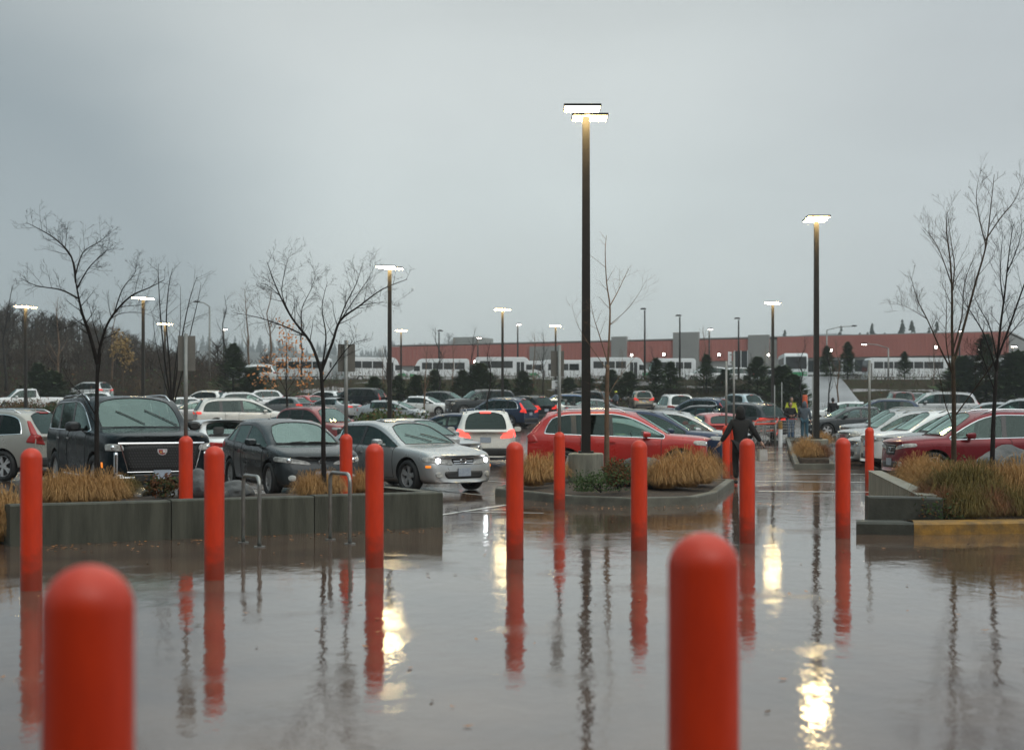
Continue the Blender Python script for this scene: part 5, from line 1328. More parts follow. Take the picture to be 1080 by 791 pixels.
def sapling_mesh(seed, h=5.0, n=8, twl=.8, warm=False):
    rng = random.Random(seed); mb = MB(); tr = MB()
    tp = [Vector((rng.uniform(-.05, .05)*i, rng.uniform(-.05, .05)*i, h*i/6)) for i in range(7)]
    tr.tube(tp, [.07*(1-.85*i/6) for i in range(7)], 6)
    for k in range(n):
        t = rng.uniform(.25, .95); f = t*6; i = min(5, int(f)); p = tp[i].lerp(tp[i+1], f-i); a = rng.uniform(0, 6.28)
        pts = [p]; dd = Vector((math.cos(a)*.7, math.sin(a)*.7, .8)).normalized(); ln = h*.34*(1.2-t)
        for q in range(5): dd = (dd+Vector((rng.uniform(-.15, .15), rng.uniform(-.15, .15), .14))).normalized(); pts.append(pts[-1]+dd*ln/5)
        mb.tube(pts, [.03*(1-t*.6)*(1-q/6) for q in range(6)], 5, cap=False); twigs(mb, pts, .02, .2, 6, twl, rng, 1)
    b = M_barkw if warm else M_barkd
    return tr.mesh('trunk', b, True), mb.mesh('crown', b, True)
SAP = [sapling_mesh(40+i, warm=i % 2) for i in range(4)]
SAPL = [(463, 132, 7.4, 'bare sapling in front of the shuttle buses, left of a sloped bus nose'), (478, 140, 5.5, 'short bare sapling on the bank beside the shuttle buses'), (497, 138, 6.8, 'bare sapling left of the lamp above the navy SUV'), (562, 136, 6.6, 'bare sapling between the conical shrub and the sign pole'), (573, 139, 6.2, 'second bare sapling near the conical shrub'), (448, 100, 5.2, 'slim bare sapling beside the clean white sedan'), (514, 70, 4.6, 'slim bare sapling right above the braking SUV'),
        (742, 142, 6.0, 'russet bare sapling before the white trucks'), (790, 139, 4.2, 'bare sapling on the bank left of the hi-vis worker'), (806, 141, 4.4, 'bare sapling on the bank right of the conifer by the hi-vis worker'), (874, 108, 5.4, 'twiggy bare tree in front of the pale driveway'), (884, 112, 5.8, 'second twiggy bare tree before the pale driveway'), (845, 118, 6.2, 'bare tree left of the lamp pole by the pale driveway'), (404, 137, 5.2, 'bare sapling behind the lamp pole with a sapling at its foot'), (411, 61.5, 4.2, 'thin sapling at the foot of the third tallest lamp'),
        (152, 84.5, 4.0, 'thin sapling at the foot of the lamp right of the left bare tree'), (1025, 134, 5.5, 'bare sapling behind the right hand trees'), (262, 146, 9.5, 'grey bare tree behind the white wagon'), (238, 150, 9.0, 'grey bare tree right of the curved arm street light'), (285, 150, 10.5, 'tall grey bare tree behind the tree with orange leaves'), (318, 152, 9.0, 'grey bare tree right of the tree with orange leaves'), (62, 140, 9.5, 'grey bare tree at the foot of the hill behind the pickup truck'), (6, 138, 11.0, 'bare tree at the left edge under the hill'), (118, 142, 8.5, 'grey bare tree below the hill, right of the left bare tree'),
        (690, 138, 5.0, 'bare sapling behind the tan SUV'), (985, 138, 5.6, 'bare sapling below the white coach'), (1060, 140, 6.5, 'bare sapling behind the darker bare tree'), (655, 139, 4.6, 'bare sapling on the bank right of the thin reddish sapling')]
for i, (px, d, h, lab) in enumerate(SAPL):
    tm_, cm_ = SAP[i % 4]; o = empty('bare_tree', gp(px, d, 0 if d < 140 or px > 330 else 0)); o.scale = (h/5*1.0,)*3; o.rotation_euler = (0, 0, i*1.3)
    if px < 330 and d > 131: o.location.z = max(o.location.z, hill_z(o.location.x, d))
    tag(o, lab, 'tree', 'slender bare trees around the lot'); link('trunk', tm_, o); link('crown', cm_, o)
# conifers
def conifer_mesh(seed, h=3.2, r=1.15, n=1700, mt=None, skirt=.05):
    rng = random.Random(seed); mb = MB()
    for k in range(n):
        t = rng.random()**.75; z = h*(skirt+(1-skirt)*t); rr = r*(1-t)**.65*(1+.30*math.sin(t*23+seed)+.35*math.sin(rng.uniform(0, 6)))
        a = rng.uniform(0, 2*math.pi); rr *= .55+.45*rng.random()**.4*(1+.25*math.sin(3*a+seed))
        p = Vector((math.cos(a)*rr, math.sin(a)*rr, z)); o_ = Vector((math.cos(a), math.sin(a), rng.uniform(-.15, .55))).normalized(); sd = Vector((-math.sin(a), math.cos(a), 0))
        s = r*rng.uniform(.14, .30); w = s*.42
        mb.quad(p-o_*s*.5-sd*w*.4, p+sd*w, p+o_*s, p-sd*w)
    tr = MB(); tr.tube([(0, 0, 0), (0, 0, h*.5), (0, 0, h*.94)], [.09, .06, .012], 6)
    return tr.mesh('trunk', M_barkd), mb.mesh('crown', mt or M_conif)
CON = [conifer_mesh(60), conifer_mesh(61, 3.4, 1.5, 1800), conifer_mesh(62, 3.0, 1.75, 2000), conifer_mesh(63, 4.2, 1.3, 1800)]
CONL = [(552, 134, .95, 1, 'dense conical evergreen above the black SUV'), (506, 137, 1.15, 2, 'broad evergreen behind the dark four by four'), (488, 136, .9, 1, 'evergreen left of the broad one by the four by four'), (440, 135, .9, 2, 'broad evergreen behind the clean white sedan'), (458, 138, .8, 1, 'small evergreen between the saplings by the shuttle buses'), (663, 136, .95, 2, 'evergreen left of the tan SUV'), (645, 138, .8, 1, 'small evergreen behind the thin reddish sapling'), (692, 136, 1.0, 3, 'tall evergreen right of the tan SUV'),
        (745, 140, .9, 3, 'tall evergreen before the white trucks'), (799, 139, 1.1, 1, 'evergreen on the bank left of the lamp between the two nearest lamps'), (825, 130, 1.25, 2, 'broad evergreen slope shrub above the hi-vis worker'), (836, 124, 1.0, 2, 'lower broad evergreen just above the hi-vis worker'), (707, 140, .9, 1, 'small evergreen beside the dark street light pole'), (872, 150, .85, 3, 'narrow evergreen in front of the white window frames, left one'), (894, 150, .95, 3, 'narrow evergreen in front of the white window frames, right one'), (954, 149, .7, 3, 'evergreen left of the white coach'),
        (395, 136, .8, 2, 'evergreen right of the tall black SUV'), (420, 137, .7, 1, 'small evergreen behind the pale grey liftback'), (266, 135, 1.1, 2, 'evergreen by the small white van on the left'), (246, 133, 1.4, 3, 'dark evergreen right of the left sign pole'), (1015, 134, 1.5, 2, 'broad evergreen behind the right hand trees'), (1040, 133, 1.6, 3, 'tall evergreen between the right hand trees'), (1072, 132, 1.7, 2, 'broad evergreen at the right edge'), (55, 128, 1.1, 2, 'dark evergreen right of the pickup truck'), (40, 131, 1.2, 1, 'dark evergreen behind the pickup truck cab'), (600, 137, .7, 2, 'low evergreen behind the blue wagon'), (620, 138, .7, 1, 'low evergreen right of the tallest lamp pole'), (765, 141, .7, 2, 'low evergreen behind the light blue SUV'), (532, 138, .6, 2, 'low evergreen between the two larger ones above the navy SUV')]
for px, d, s, k, lab in CONL:
    o = empty('evergreen_tree', gp(px, d)); o.scale = (s*random.uniform(.9, 1.1), s, s); o.rotation_euler = (0, 0, random.uniform(0, 6)); tag(o, lab, 'evergreen', 'evergreens along the bank'); link('trunk', CON[k][0], o); link('crown', CON[k][1], o)
# golden tree on the hill
photo_tree('small golden leaved tree on the wooded hill', 140, hill_z(X(128, 140), 140), [(129, 405), (129, 390), (128, 376)], [([(128, 385), (127, 365), (124, 350)], .10), ([(128, 385), (133, 370), (136, 360)], .08), ([(128, 385), (120, 372), (121, 362)], .08), ([(128, 390), (134, 384), (137, 376)], .08), ([(128, 392), (132, 378), (130, 362)], .08)], M_bark, 33, 1.2, 1.0, 6, .12, lev=1, leaves=(M_leafy, 420, .15))
# ------------------------------------------------------------------ the woods (far masses)
def wood(name, places, label, m, sides=3, seg=(26, 70), conif=.0, mc=None, thick=.05):
    rng = random.Random(99); mb = MB()
    for (x, y, z, h) in places:
        if rng.random() < conif:
            r = h*rng.uniform(.16, .24)
            for k in range(60):
                t = rng.random()**.8; rr = r*(1-t)*rng.uniform(.5, 1.1); a = rng.uniform(0, 6.28); p = Vector((x+math.cos(a)*rr, y+math.sin(a)*rr, z+h*(.08+.92*t))); s = h*.07*(1.3-t); mb.quad(p+Vector((-s, 0, -s*.5)), p+Vector((s, 0, -s*.5)), p+Vector((s*.3, .1, s)), p+Vector((-s*.3, -.1, s)), m=1)
            mb.tube([(x, y, z-1), (x, y, z+h)], [h*.02, h*.004], 4, m=0, cap=False)
            continue
        base = Vector((x, y, z-1)); top = Vector((x+rng.uniform(-.5, .5), y, z+h)); mb.tube([base, base.lerp(top, .5), top], [thick*3, thick*2, thick*.6], 4, cap=False)
        for k in range(seg[0]):
            t = rng.uniform(.15, .95); p = base.lerp(top, t); a = rng.uniform(0, 6.28); ln = h*(.40-.12*t); q = p+Vector((math.cos(a)*.75, math.sin(a)*.75, .62))*ln
            mb.tube([p, q], [thick*1.2, thick*.4], 3, cap=False)
            for w in range(3):
                f = rng.uniform(.3, 1); s = p.lerp(q, f); e = s+Vector((rng.uniform(-.6, .6), rng.uniform(-.6, .6), rng.uniform(.2, .9)))*ln*.5; mb.tube([s, e], [thick*.6, thick*.3], 3, cap=False)
    o = mb.build(name, [m, mc or M_conif2]); tag(o, label, 'woods', kind='stuff'); return o
rng = random.Random(5); pls = []
for k in range(620):
    y = rng.uniform(150, 300); x = rng.uniform(-.40, -.13)*y*1.0
    if x > -18-(y-150)*.10-8: continue
    pls.append((x, y, hill_z(x, y), rng.uniform(2.8, 4.6)))
wide = []
for k in range(260):
    a = R(rng.uniform(112, 160)); q = rng.uniform(165, 240); wide.append((math.cos(a)*q*1.0, math.sin(a)*q, hill_z(math.cos(a)*q, math.sin(a)*q) if math.sin(a)*q > 132 else gz(0, math.sin(a)*q), rng.uniform(7, 11)))
pls += [w_ for w_ in wide if w_[0] < -.42*w_[1]]
wood('woodland', pls, 'brown leafless wood covering the hill at the left', M_wood, conif=.004, thick=.05)
pls = []
for k in range(620):
    y = rng.uniform(1560, 1750); x = rng.uniform(-.42, .42)*y
    pls.append((x, y, ridge_z(x, y)-1, rng.uniform(9, 17)*(1+.35*(rng.random() < .1))))
wood('forest', pls, 'hazy line of conifers on the distant ridge', M_wood, conif=.9, thick=.4)
pls = []
for k in range(26):
    px = rng.choice([rng.uniform(815, 1075), rng.uniform(880, 1010)]); d = rng.uniform(420, 520); x = X(px, d); pls.append((x, d, 5, rng.uniform(19, 24) + (4*rng.random() if 900 < px < 1000 else 0)))
wr_pl = []
for k in range(150):
    a = R(rng.uniform(22, 64)); q = rng.uniform(150, 210); wr_pl.append((math.cos(a)*q, math.sin(a)*q, gz(0, math.sin(a)*q), rng.uniform(7, 11)))
wood('woodland', [w_ for w_ in wr_pl if w_[0] > .43*w_[1]], 'leafless wood beyond the right edge of the lot', M_wood, conif=.1)
wood('forest', pls, 'conifers rising behind the red warehouse roof on the right', M_wood, conif=1.0, thick=.1)
# ------------------------------------------------------------------ warehouse
WHA = Vector((X(412, 286), 286)); WHB = Vector((X(1064, 236), 236)); WHU = (WHB-WHA).normalized(); WHN = Vector((WHU.y, -WHU.x))
def on_wall(px):
    k = (px-540)/F; t = (k*WHA.y-WHA.x)/(WHU.x-k*WHU.y); return t
def wbox(mb, px0, px1, z0, z1, out0, out1, m=0):
    t0, t1 = on_wall(px0), on_wall(px1); c = WHA+WHU*((t0+t1)/2)+WHN*((out0+out1)/2)
    mb.box((c.x, c.y, (z0+z1)/2), (abs(t1-t0), abs(out1-out0), z1-z0), rz=math.atan2(WHU.y, WHU.x), m=m)
wh = empty('warehouse', (0, 0, 0)); tag(wh, 'long red warehouse with grey panels behind the shuttle buses', 'warehouse')
mb = MB(); wbox(mb, 412, 1064, 5, 14.6, -40, 0); mb.build('wall', M_wgrey, wh)
mb = MB(); wbox(mb, 412, 812, 10.9, 14.75, 0, .25); wbox(mb, 820, 1064, 11.2, 14.95, 0, .3)
n_rib = 0
for k in range(150):
    px = 414+k*4.33
    if 812 < px < 820: continue
    z0 = 10.95 if px < 812 else 11.25
    t = on_wall(px); c = WHA+WHU*t+WHN*.30; mb.box((c.x, c.y, (z0+14.7)/2), (.10, .14, 14.7-z0), rz=math.atan2(WHU.y, WHU.x))
mb.build('red_cladding', M_wred, wh)
for a, b, zt in ((560, 592, 14.2), (646, 662, 15.7), (711, 738, 16.2), (790, 812, 15.4)):
    mb = MB(); wbox(mb, a, b, 5, zt, .0, .7); mb.build('grey_panel', M_wgrey, wh)
mb = MB(); wbox(mb, 776, 789, 9.2, 12.6, .3, .5); w_ = mb.build('window', M_glassp, wh)
mb = MB()
for a in (775.4, 782, 789): wbox(mb, a, a+.7, 9.1, 12.7, .5, .6)
mb.build('frame', M_white, w_)
for i in range(9):
    a = 826+i*12.4; mb = MB(); wbox(mb, a+1.6, a+11, 8.7, 10.7, .05, .25); w_ = mb.build('window', M_glassp, wh)
    mb = MB(); wbox(mb, a, a+1.5, 8.2, 10.9, .1, .5); wbox(mb, a+1.5, a+11.2, 8.2, 8.65, .1, .45); mb.build('frame', M_white, w_)
mb = MB(); wbox(mb, 412, 1064, 14.95, 15.15, -38, -.5); mb.build('roof', M_wgrey, wh)
for px, z in ((446, 11.6), (503, 11.3), (552, 11.6), (668, 12.0), (702, 12.0), (760, 11.8), (812, 11.6), (878, 12.2), (988, 12.4), (1034, 12.0)):
    mb = MB(); wbox(mb, px-1.2, px+1.2, z, z+.45, .3, .9); l_ = mb.build('wall_lamp', M_pole, wh)
    mb = MB(); wbox(mb, px-.9, px+.9, z+.02, z+.38, .9, 1.0); mb.build('lens', M_lampc, l_)
mb = MB(); wbox(mb, 468, 492, 15.15, 16.6, -12, -4); mb.build('roof_unit', M_wgrey, wh)

# ------------------------------------------------------------------ buses
def bus(px, d, hd, label, L=7.6, H=2.9, kind='shuttle', sc=1.0, green=True):
    x = X(px, d); o = empty('shuttle_bus' if kind == 'shuttle' else 'coach', (x, d, gz(x, d)), R(hd)); tag(o, label, 'bus', 'white buses parked in front of the warehouse')
    W = 2.3 if kind == 'shuttle' else 2.55; hl = L/2
    if kind == 'shuttle': prof = [(-hl, .45), (-hl, H-.18), (-hl+.2, H), (hl-1.9, H), (hl-1.55, H-.25), (hl-1.0, 1.55), (hl-.15, 1.30), (hl, 1.05), (hl, .45)]
    else: prof = [(-hl, .40), (-hl, H-.25), (-hl+.25, H), (hl-.45, H), (hl-.15, H-.4), (hl, 1.3), (hl, .40)]
    bm = bmesh.new(); vs = [[bm.verts.new((a, s*W/2, z)) for a, z in prof] for s in (-1, 1)]; n = len(prof)
    bm.faces.new(vs[0]); bm.faces.new(vs[1][::-1])
    for i in range(n): bm.faces.new((vs[0][i], vs[1][i], vs[1][(i+1) % n], vs[0][(i+1) % n])[::1])
    bmesh.ops.recalc_face_normals(bm, faces=bm.faces[:])
    bmesh.ops.bevel(bm, geom=bm.edges[:], offset=.09, segments=3, affect='EDGES')
    me = bpy.data.meshes.new('body'); bm.to_mesh(me); bm.free(); me.materials.append(M_white); smooth_by_angle(me, 40); b = link('body', me, o)
    x0, x1 = (-hl+.5, hl-2.0) if kind == 'shuttle' else (-hl+.5, hl-.7)
    nw = 4 if kind == 'shuttle' else 7; ww = (x1-x0)/nw
    for s in (-1, 1):
        for k in range(nw):
            if kind == 'shuttle' and s == -1 and k == nw-1: continue
            mb = MB(); mb.box((x0+ww*(k+.5), s*(W/2+.004), H-.85), (ww-.10, .03, .78)); mb.build('side_window', M_glassp, o)
        mb = MB(); mb.box((0, s*(W/2+.006), .72), (L-.8, .02, .16)); mb.build('lower_stripe', M_steel, o)
    if kind == 'shuttle':
        mb = MB(); mb.box((hl-2.45, -W/2-.006, 1.42), (.85, .03, 1.85)); dr = mb.build('door', M_glassp, o)
        mb = MB(); mb.box((hl-2.45, -W/2-.02, 1.42), (.06, .03, 1.85)); mb.build('frame', M_white, dr)
        mb = MB(); mb.quad((hl-1.54, -W/2+.14, H-.38), (hl-1.07, -W/2+.14, 1.66), (hl-1.07, W/2-.14, 1.66), (hl-1.54, W/2-.14, H-.38))
        for v in range(4): mb.v[v] = (mb.v[v][0]+.04, mb.v[v][1], mb.v[v][2]+.02)
        mb.build('windshield', M_glass, o)
        for s in (-1, 1):
            mb = MB(); mb.box((hl-1.45, s*(W/2+.005), 1.75), (.7, .03, .60)); mb.build('cab_window', M_glassp, o)
        mb = MB(); mb.box((-hl-.01, 0, H-.80), (.03, 1.1, .62)); mb.build('rear_window', M_glassp, o)
        if green:
            for s in (-1, 1):
                mb = MB(); n0 = 0; y = s*(W/2+.012); mb.quad((hl-.15, y, .62), (hl-1.2, y, .62), (hl-1.5, y, 1.05), (hl-.7, y, 1.15)); mb.build('green_swoosh', M_green, b)
        mb = MB(); mb.box((hl+.0, 0, .82), (.05, 1.3, .28)); mb.build('grille', M_plastic, o)
    else:
        mb = MB(); mb.box((hl-.055, 0, 2.05), (.05, W-.30, 1.35), mat=Matrix.Rotation(R(-4.5), 3, 'Y')); mb.build('windshield', M_glassp, o)
        mb = MB(); mb.box((hl+.004, 0, .82), (.04, W-.2, .42)); mb.build('green_front', M_green if green else M_white, b)
        mb = MB(); mb.box((-hl-.01, 0, 2.2), (.03, W-.6, .8)); mb.build('rear_window', M_glassp, o)
    tm = MB(); r = .42; tm.lathe([(0, -.10), (r*.6, -.12), (r*.95, -.12), (r, -.06), (r, .06), (r*.95, .12), (r*.6, .12), (0, .10)], 20, axis='Y'); tme = tm.mesh('wheel', M_tyre, True)
    rm_ = MB(); rm_.lathe([(0, .125), (r*.5, .13), (r*.58, .11)], 16, axis='Y'); rme = rm_.mesh('rim', M_rim, True)
    for ax in (hl-1.25 if kind == 'shuttle' else hl-2.4, -hl+1.6):
        for s in (-1, 1):
            w_ = link('wheel', tme, o, (ax, s*(W/2-.10), r)); w_.rotation_euler = (0, 0, 0 if s == 1 else math.pi); link('rim', rme, w_)
    for s in (-1, 1):
        mb = MB(); mb.box((hl+.0, s*(W/2-.3), .85), (.05, .3, .2)); mb.build('headlight', M_hlamp, o)
        mb = MB(); mb.box((-hl-.0, s*(W/2-.2), 1.1), (.04, .14, .32)); mb.build('taillight', M_tlamp, o)
    return o
for a in [(312, 166, 176, 'white shuttle bus behind the tree with orange leaves', 8.2, 2.95), (396, 164, 24, 'white shuttle bus with its dark door showing, left of the lamp pole with a sapling'), (461, 168, 182, 'white shuttle bus nose left, between the lamp pole with a sapling and the braking SUV'), (536, 163, 2, 'white shuttle bus with a sloped nose to the right, behind the conical evergreen'), (578, 175, 4, 'white shuttle bus partly hidden behind the sign panel'),
          (605, 172, 6, 'white shuttle bus cut in two by the tallest lamp pole'), (655, 164, 0, 'white shuttle bus with green flank behind the thin reddish sapling'), (704, 172, 184, 'white shuttle bus just left of the grey warehouse panel', 6.5, 3.1)]:
    bus(*a)
bus(836, 160, -96, 'white bus head on with a green front, at the top of the pale driveway', 8.5, 3.1, 'coach')
bus(954, 168, 182, 'long white coach below the red roof, left of the right hand trees', 9.5, 3.0, 'coach', green=False)
bus(1026, 170, 182, 'second long white coach, seen between the right hand trees', 9.0, 3.0, 'coach', green=False)
for px, d, hd, lab in [(266, 146, 184, 'small white van on the bus lot left of the shuttle buses'), (744, 161, 178, 'white van on the bus lot in front of the grey warehouse panel'), (772, 163, 182, 'white van on the bus lot below the warehouse window'), (797, 166, 180, 'white van at the right end of the bus lot')]:
    car('minivan', 'white', px, d, hd, lab, group='white vans on the bus lot', cat='van', name='white_van')

# ------------------------------------------------------------------ cart corral, carts, posts
def lp(px, d, z=0.0): return Vector((X(px, d), d, gz(X(px, d), d)+z))
cc = empty('cart_corral', lp(806, 60)); tag(cc, 'cart corral with red rails beside the walkway, near the dark grey wagon', 'cart corral')
for i, (px, d) in enumerate(((795, 57), (818, 58), (799, 63), (821, 64))):
    mb = MB(); q = lp(px, d)-cc.location; mb.tube([q, q+Vector((0, 0, 1.05))], .035, 8); mb.build('post', M_poleg, cc, True)
for (a, b) in (((795, 57), (799, 63)), ((818, 58), (821, 64)), ((799, 63), (821, 64)), ((795, 57), (818, 58))):
    for z in ((.95,) if a == (795, 57) and b == (818, 58) else (.45, .95)):
        mb = MB(); mb.tube([lp(*a, z)-cc.location, lp(*b, z)-cc.location], .038, 8); mb.build('rail', M_red, cc, True)
def cart_mesh():
    mb = MB()
    for z, f in ((.50, .78), (.62, .84), (.74, .9), (.86, .95), (.98, 1.0)):
        w, l = .29*f, .46*f; c = [(-l, -w*.8, z), (l, -w, z), (l, w, z), (-l, w*.8, z), (-l, -w*.8, z)]; mb.tube(c, .007, 4)
    for k in range(9):
        t = k/8; a = Vector((-.36+.72*t, -.19-.04*t, .5)); b = Vector((-.46+.92*t, -.232-.058*t, .98))
        for s in (1, -1): mb.tube([(a.x, a.y*s, a.z), (b.x, b.y*s, b.z)], .005, 4)
    for k in range(6):
        y = -.2+.4*k/5
        for xx, x2 in ((-.36, -.46), (.36, .46)): mb.tube([(xx, y*.9, .5), (x2, y*1.2, .98)], .005, 4)
    fr = MB()
    for s in (1, -1): fr.tube([(.46, s*.26, 1.02), (.42, s*.25, .5), (.38, s*.25, .16), (-.45, s*.18, .14), (-.40, s*.16, .48)], .014, 6)
    hd = MB(); hd.tube([(.50, -.28, 1.04), (.50, .28, 1.04)], .018, 8)
    wh_ = MB()
    for xx, yy in ((.38, .25), (.38, -.25), (-.43, .17), (-.43, -.17)): wh_.lathe([(0, -.02), (.065, -.02), (.065, .02), (0, .02)], 12, axis='Y', c=(xx, yy, .067))
    return mb.mesh('basket', M_steel), fr.mesh('frame', M_steel), hd.mesh('handle', M_red), wh_.mesh('castors', M_tyre)
CART = cart_mesh()
for px, d, rz, lab in ((801, 58.2, 1.4, 'steel shopping cart inside the red railed corral, nearest the viewer'), (806, 59.6, 1.45, 'steel shopping cart in the middle of the red railed corral'), (812, 60.8, 1.5, 'steel shopping cart farthest inside the red railed corral'), (826, 61.0, .4, 'loose steel shopping cart left of the man in black jacket')):
    o = empty('shopping_cart', lp(px, d), rz); tag(o, lab, 'shopping cart', 'shopping carts by the walkway')
    for nme, me_ in zip(('basket', 'frame', 'handle', 'castors'), CART): link(nme, me_, o)
for px, d, h, m, m2, lab in ((823, 57.5, 1.05, M_white, M_yel, 'short white post with a yellow band left of the man in black jacket'), (849, 67, 2.0, M_poleg, mat('orange_plastic', (.62, .10, .03), rough=.5), 'post with an orange top behind the man in the grey jacket')):
    o = empty('marker_post', lp(px, d)); tag(o, lab, 'post'); mb = MB(); r = .085 if h < 1.5 else .04; mb.lathe([(r, 0), (r, h*.72)], 16); mb.build('post', m, o, True)
    mb = MB(); r2 = r*1.06 if h < 1.5 else .12; mb.lathe([(r2, h*.70), (r2, h*.96), (r2*.8, h), (.001, h)], 16); mb.build('band', m2, o, True)
for px, d, h, lab in ((817, 60, 2.5, 'thin white pole at the right end of the cart corral'), (824.5, 66, 2.6, 'thin white pole left of the worker in the yellow vest'), (857, 64, 2.9, 'thin pale pole right of the man in the grey jacket')):
    mb = MB(); mb.tube([(0, 0, 0), (0, 0, h)], .024, 8); o = mb.build('sign_pole', M_poleg, None, True, lp(px, d)); tag(o, lab, 'pole')

# ------------------------------------------------------------------ people
def skin(name, verts, edges, rad, m, parent, root=0, sub=2):
    me = bpy.data.meshes.new(name); me.from_pydata([tuple(v) for v in verts], edges, []); me.materials.append(m)
    o = bpy.data.objects.new(name, me); COL.objects.link(o); sk = o.modifiers.new('s', 'SKIN'); sk.use_smooth_shade = True
    for i, r_ in enumerate(rad):
        rr = r_ if isinstance(r_, tuple) else (r_, r_); me.skin_vertices[0].data[i].radius = rr; me.skin_vertices[0].data[i].use_root = (i == root)
    ss = o.modifiers.new('u', 'SUBSURF'); ss.levels = sub; ss.render_levels = sub
    m2 = bake(o); bpy.data.objects.remove(o); m2.materials.clear(); m2.materials.append(m)
    return link(name, m2, parent)
def person(loc, rz, H, pose, cols, label, hood=False, vest=None, hair=True, coat=.86, hat=None):
    k = H/1.72; V = lambda *a: Vector(a)*k
    o = empty('person', loc, rz); tag(o, label, 'person')
    P = dict(pel=V(0, 0, .95), sp=V(0, .01, 1.10), ch=V(0, .0, 1.28), nk=V(0, .0, 1.47), hd=V(0, -.02, 1.56), tp=V(0, -.01, 1.64))
    for s, sd in ((1, 'l'), (-1, 'r')):
        P['sh'+sd] = V(s*.185, 0, 1.40); P['hp'+sd] = V(s*.095, 0, .90)
        P['el'+sd] = V(*pose.get('el'+sd, (s*.25, .02, 1.13))); P['wr'+sd] = V(*pose.get('wr'+sd, (s*.27, -.04, .88)))
        P['kn'+sd] = V(*pose.get('kn'+sd, (s*.10, -.01, .50))); P['an'+sd] = V(*pose.get('an'+sd, (s*.10, .02, .09)))
        P['to'+sd] = P['an'+sd]+V(0, -.17, -.045)
    names = ['pel', 'sp', 'ch', 'nk', 'hd', 'shl', 'ell', 'wrl', 'shr', 'elr', 'wrr', 'hpl', 'knl', 'anl', 'hpr', 'knr', 'anr', 'tol', 'tor']
    ix = {n: i for i, n in enumerate(names)}
    E = [('pel', 'sp'), ('sp', 'ch'), ('ch', 'nk'), ('nk', 'hd'), ('ch', 'shl'), ('shl', 'ell'), ('ell', 'wrl'), ('ch', 'shr'), ('shr', 'elr'), ('elr', 'wrr'), ('pel', 'hpl'), ('hpl', 'knl'), ('knl', 'anl'), ('pel', 'hpr'), ('hpr', 'knr'), ('knr', 'anr'), ('anl', 'tol'), ('anr', 'tor')]
    rd = dict(pel=.12, sp=.11, ch=.13, nk=.052, hd=.06, shl=.06, ell=.042, wrl=.028, shr=.06, elr=.042, wrr=.028, hpl=.085, knl=.055, anl=.038, hpr=.085, knr=.055, anr=.038, tol=.03, tor=.03)
    body = skin('body', [P[n] for n in names], [(ix[a], ix[b]) for a, b in E], [rd[n]*k for n in names], M_skin, o)
    # head with face
    hm = bmesh.new(); bmesh.ops.create_uvsphere(hm, u_segments=20, v_segments=16, radius=1)
    for v in hm.verts:
        c = v.co.copy(); x, y, z = c.x*.076, c.y*.095, c.z*.118
        if c.z < -.2: x *= 1-.25*(-c.z-.2); y *= 1-.12*(-c.z-.2)
        if c.y < -.8 and abs(c.x) < .3 and -.35 < c.z < .15: y -= .018*(1-abs(c.x)/.3)
        v.co = Vector((x, y, z))*k + P['hd']+Vector((0, -.01, .045))*k
    me = bpy.data.meshes.new('head'); hm.to_mesh(me); hm.free(); me.materials.append(M_skin); smooth_by_angle(me, 180); hd = link('head', me, o)
    fm = MB(); hc = P['hd']+Vector((0, -.01, .045))*k
    for s in (-1, 1): fm.box(hc+Vector((s*.030, -.086, .012))*k, (.022*k, .012*k, .010*k))
    fm.box(hc+Vector((0, -.086, -.056))*k, (.045*k, .012*k, .009*k)); fm.build('eyes_and_mouth', M_hair, hd)
    em = MB()
    for s in (-1, 1): em.tube([hc+Vector((s*.070, .0, .02))*k, hc+Vector((s*.086, .012, .005))*k, hc+Vector((s*.072, .002, -.025))*k], [.012*k, .016*k, .009*k], 6)
    em.build('ears', M_skin, hd, True)
    # hands: palm, four fingers and a thumb
    for s, sd in ((1, 'l'), (-1, 'r')):
        w = P['wr'+sd]; dr = (w-P['el'+sd]).normalized(); sx = dr.cross(Vector((1, 0, 0))); sx = sx.normalized() if sx.length > .1 else Vector((0, 1, 0)); nx = sx.cross(dr)
        hmsh = MB(); hmsh.tube([w-dr*.02*k, w+dr*.03*k, w+dr*.085*k], [.026*k, .034*k, .036*k], 8)
        for q, (off, ln) in enumerate(((-.028, .070), (-.010, .082), (.010, .078), (.028, .060))):
            a = w+dr*.08*k+sx*off*k; hmsh.tube([a, a+dr*ln*.5*k+nx*.004*k*s, a+dr*ln*k*.95+nx*.022*k*s], [.0095*k, .009*k, .006*k], 6)
        a = w+dr*.025*k-sx*.03*k; hmsh.tube([a, a-sx*.03*k+dr*.03*k, a-sx*.036*k+dr*.06*k], [.012*k, .011*k, .007*k], 6)
        hmsh.build('hand', M_skin, o, True)
    # trousers, jacket, shoes
    tn = ['pel', 'hpl', 'knl', 'al', 'hpr', 'knr', 'ar']; Q = dict(P); Q['al'] = P['anl']+Vector((0, 0, .02)); Q['ar'] = P['anr']+Vector((0, 0, .02))
    ti = {n: i for i, n in enumerate(tn)}
    skin('trousers', [Q[n] for n in tn], [(ti[a], ti[b]) for a, b in (('pel', 'hpl'), ('hpl', 'knl'), ('knl', 'al'), ('pel', 'hpr'), ('hpr', 'knr'), ('knr', 'ar'))], [r_*k for r_ in (.145, .105, .078, .068, .105, .078, .068)], cols[1], o)
    Q['hem'] = V(0, 0, coat); Q['wl'] = P['wrl']-(P['wrl']-P['ell']).normalized()*.02; Q['wrr2'] = P['wrr']-(P['wrr']-P['elr']).normalized()*.02
    Q['nk2'] = P['nk']-V(0, 0, .02); Q['chj'] = P['ch']
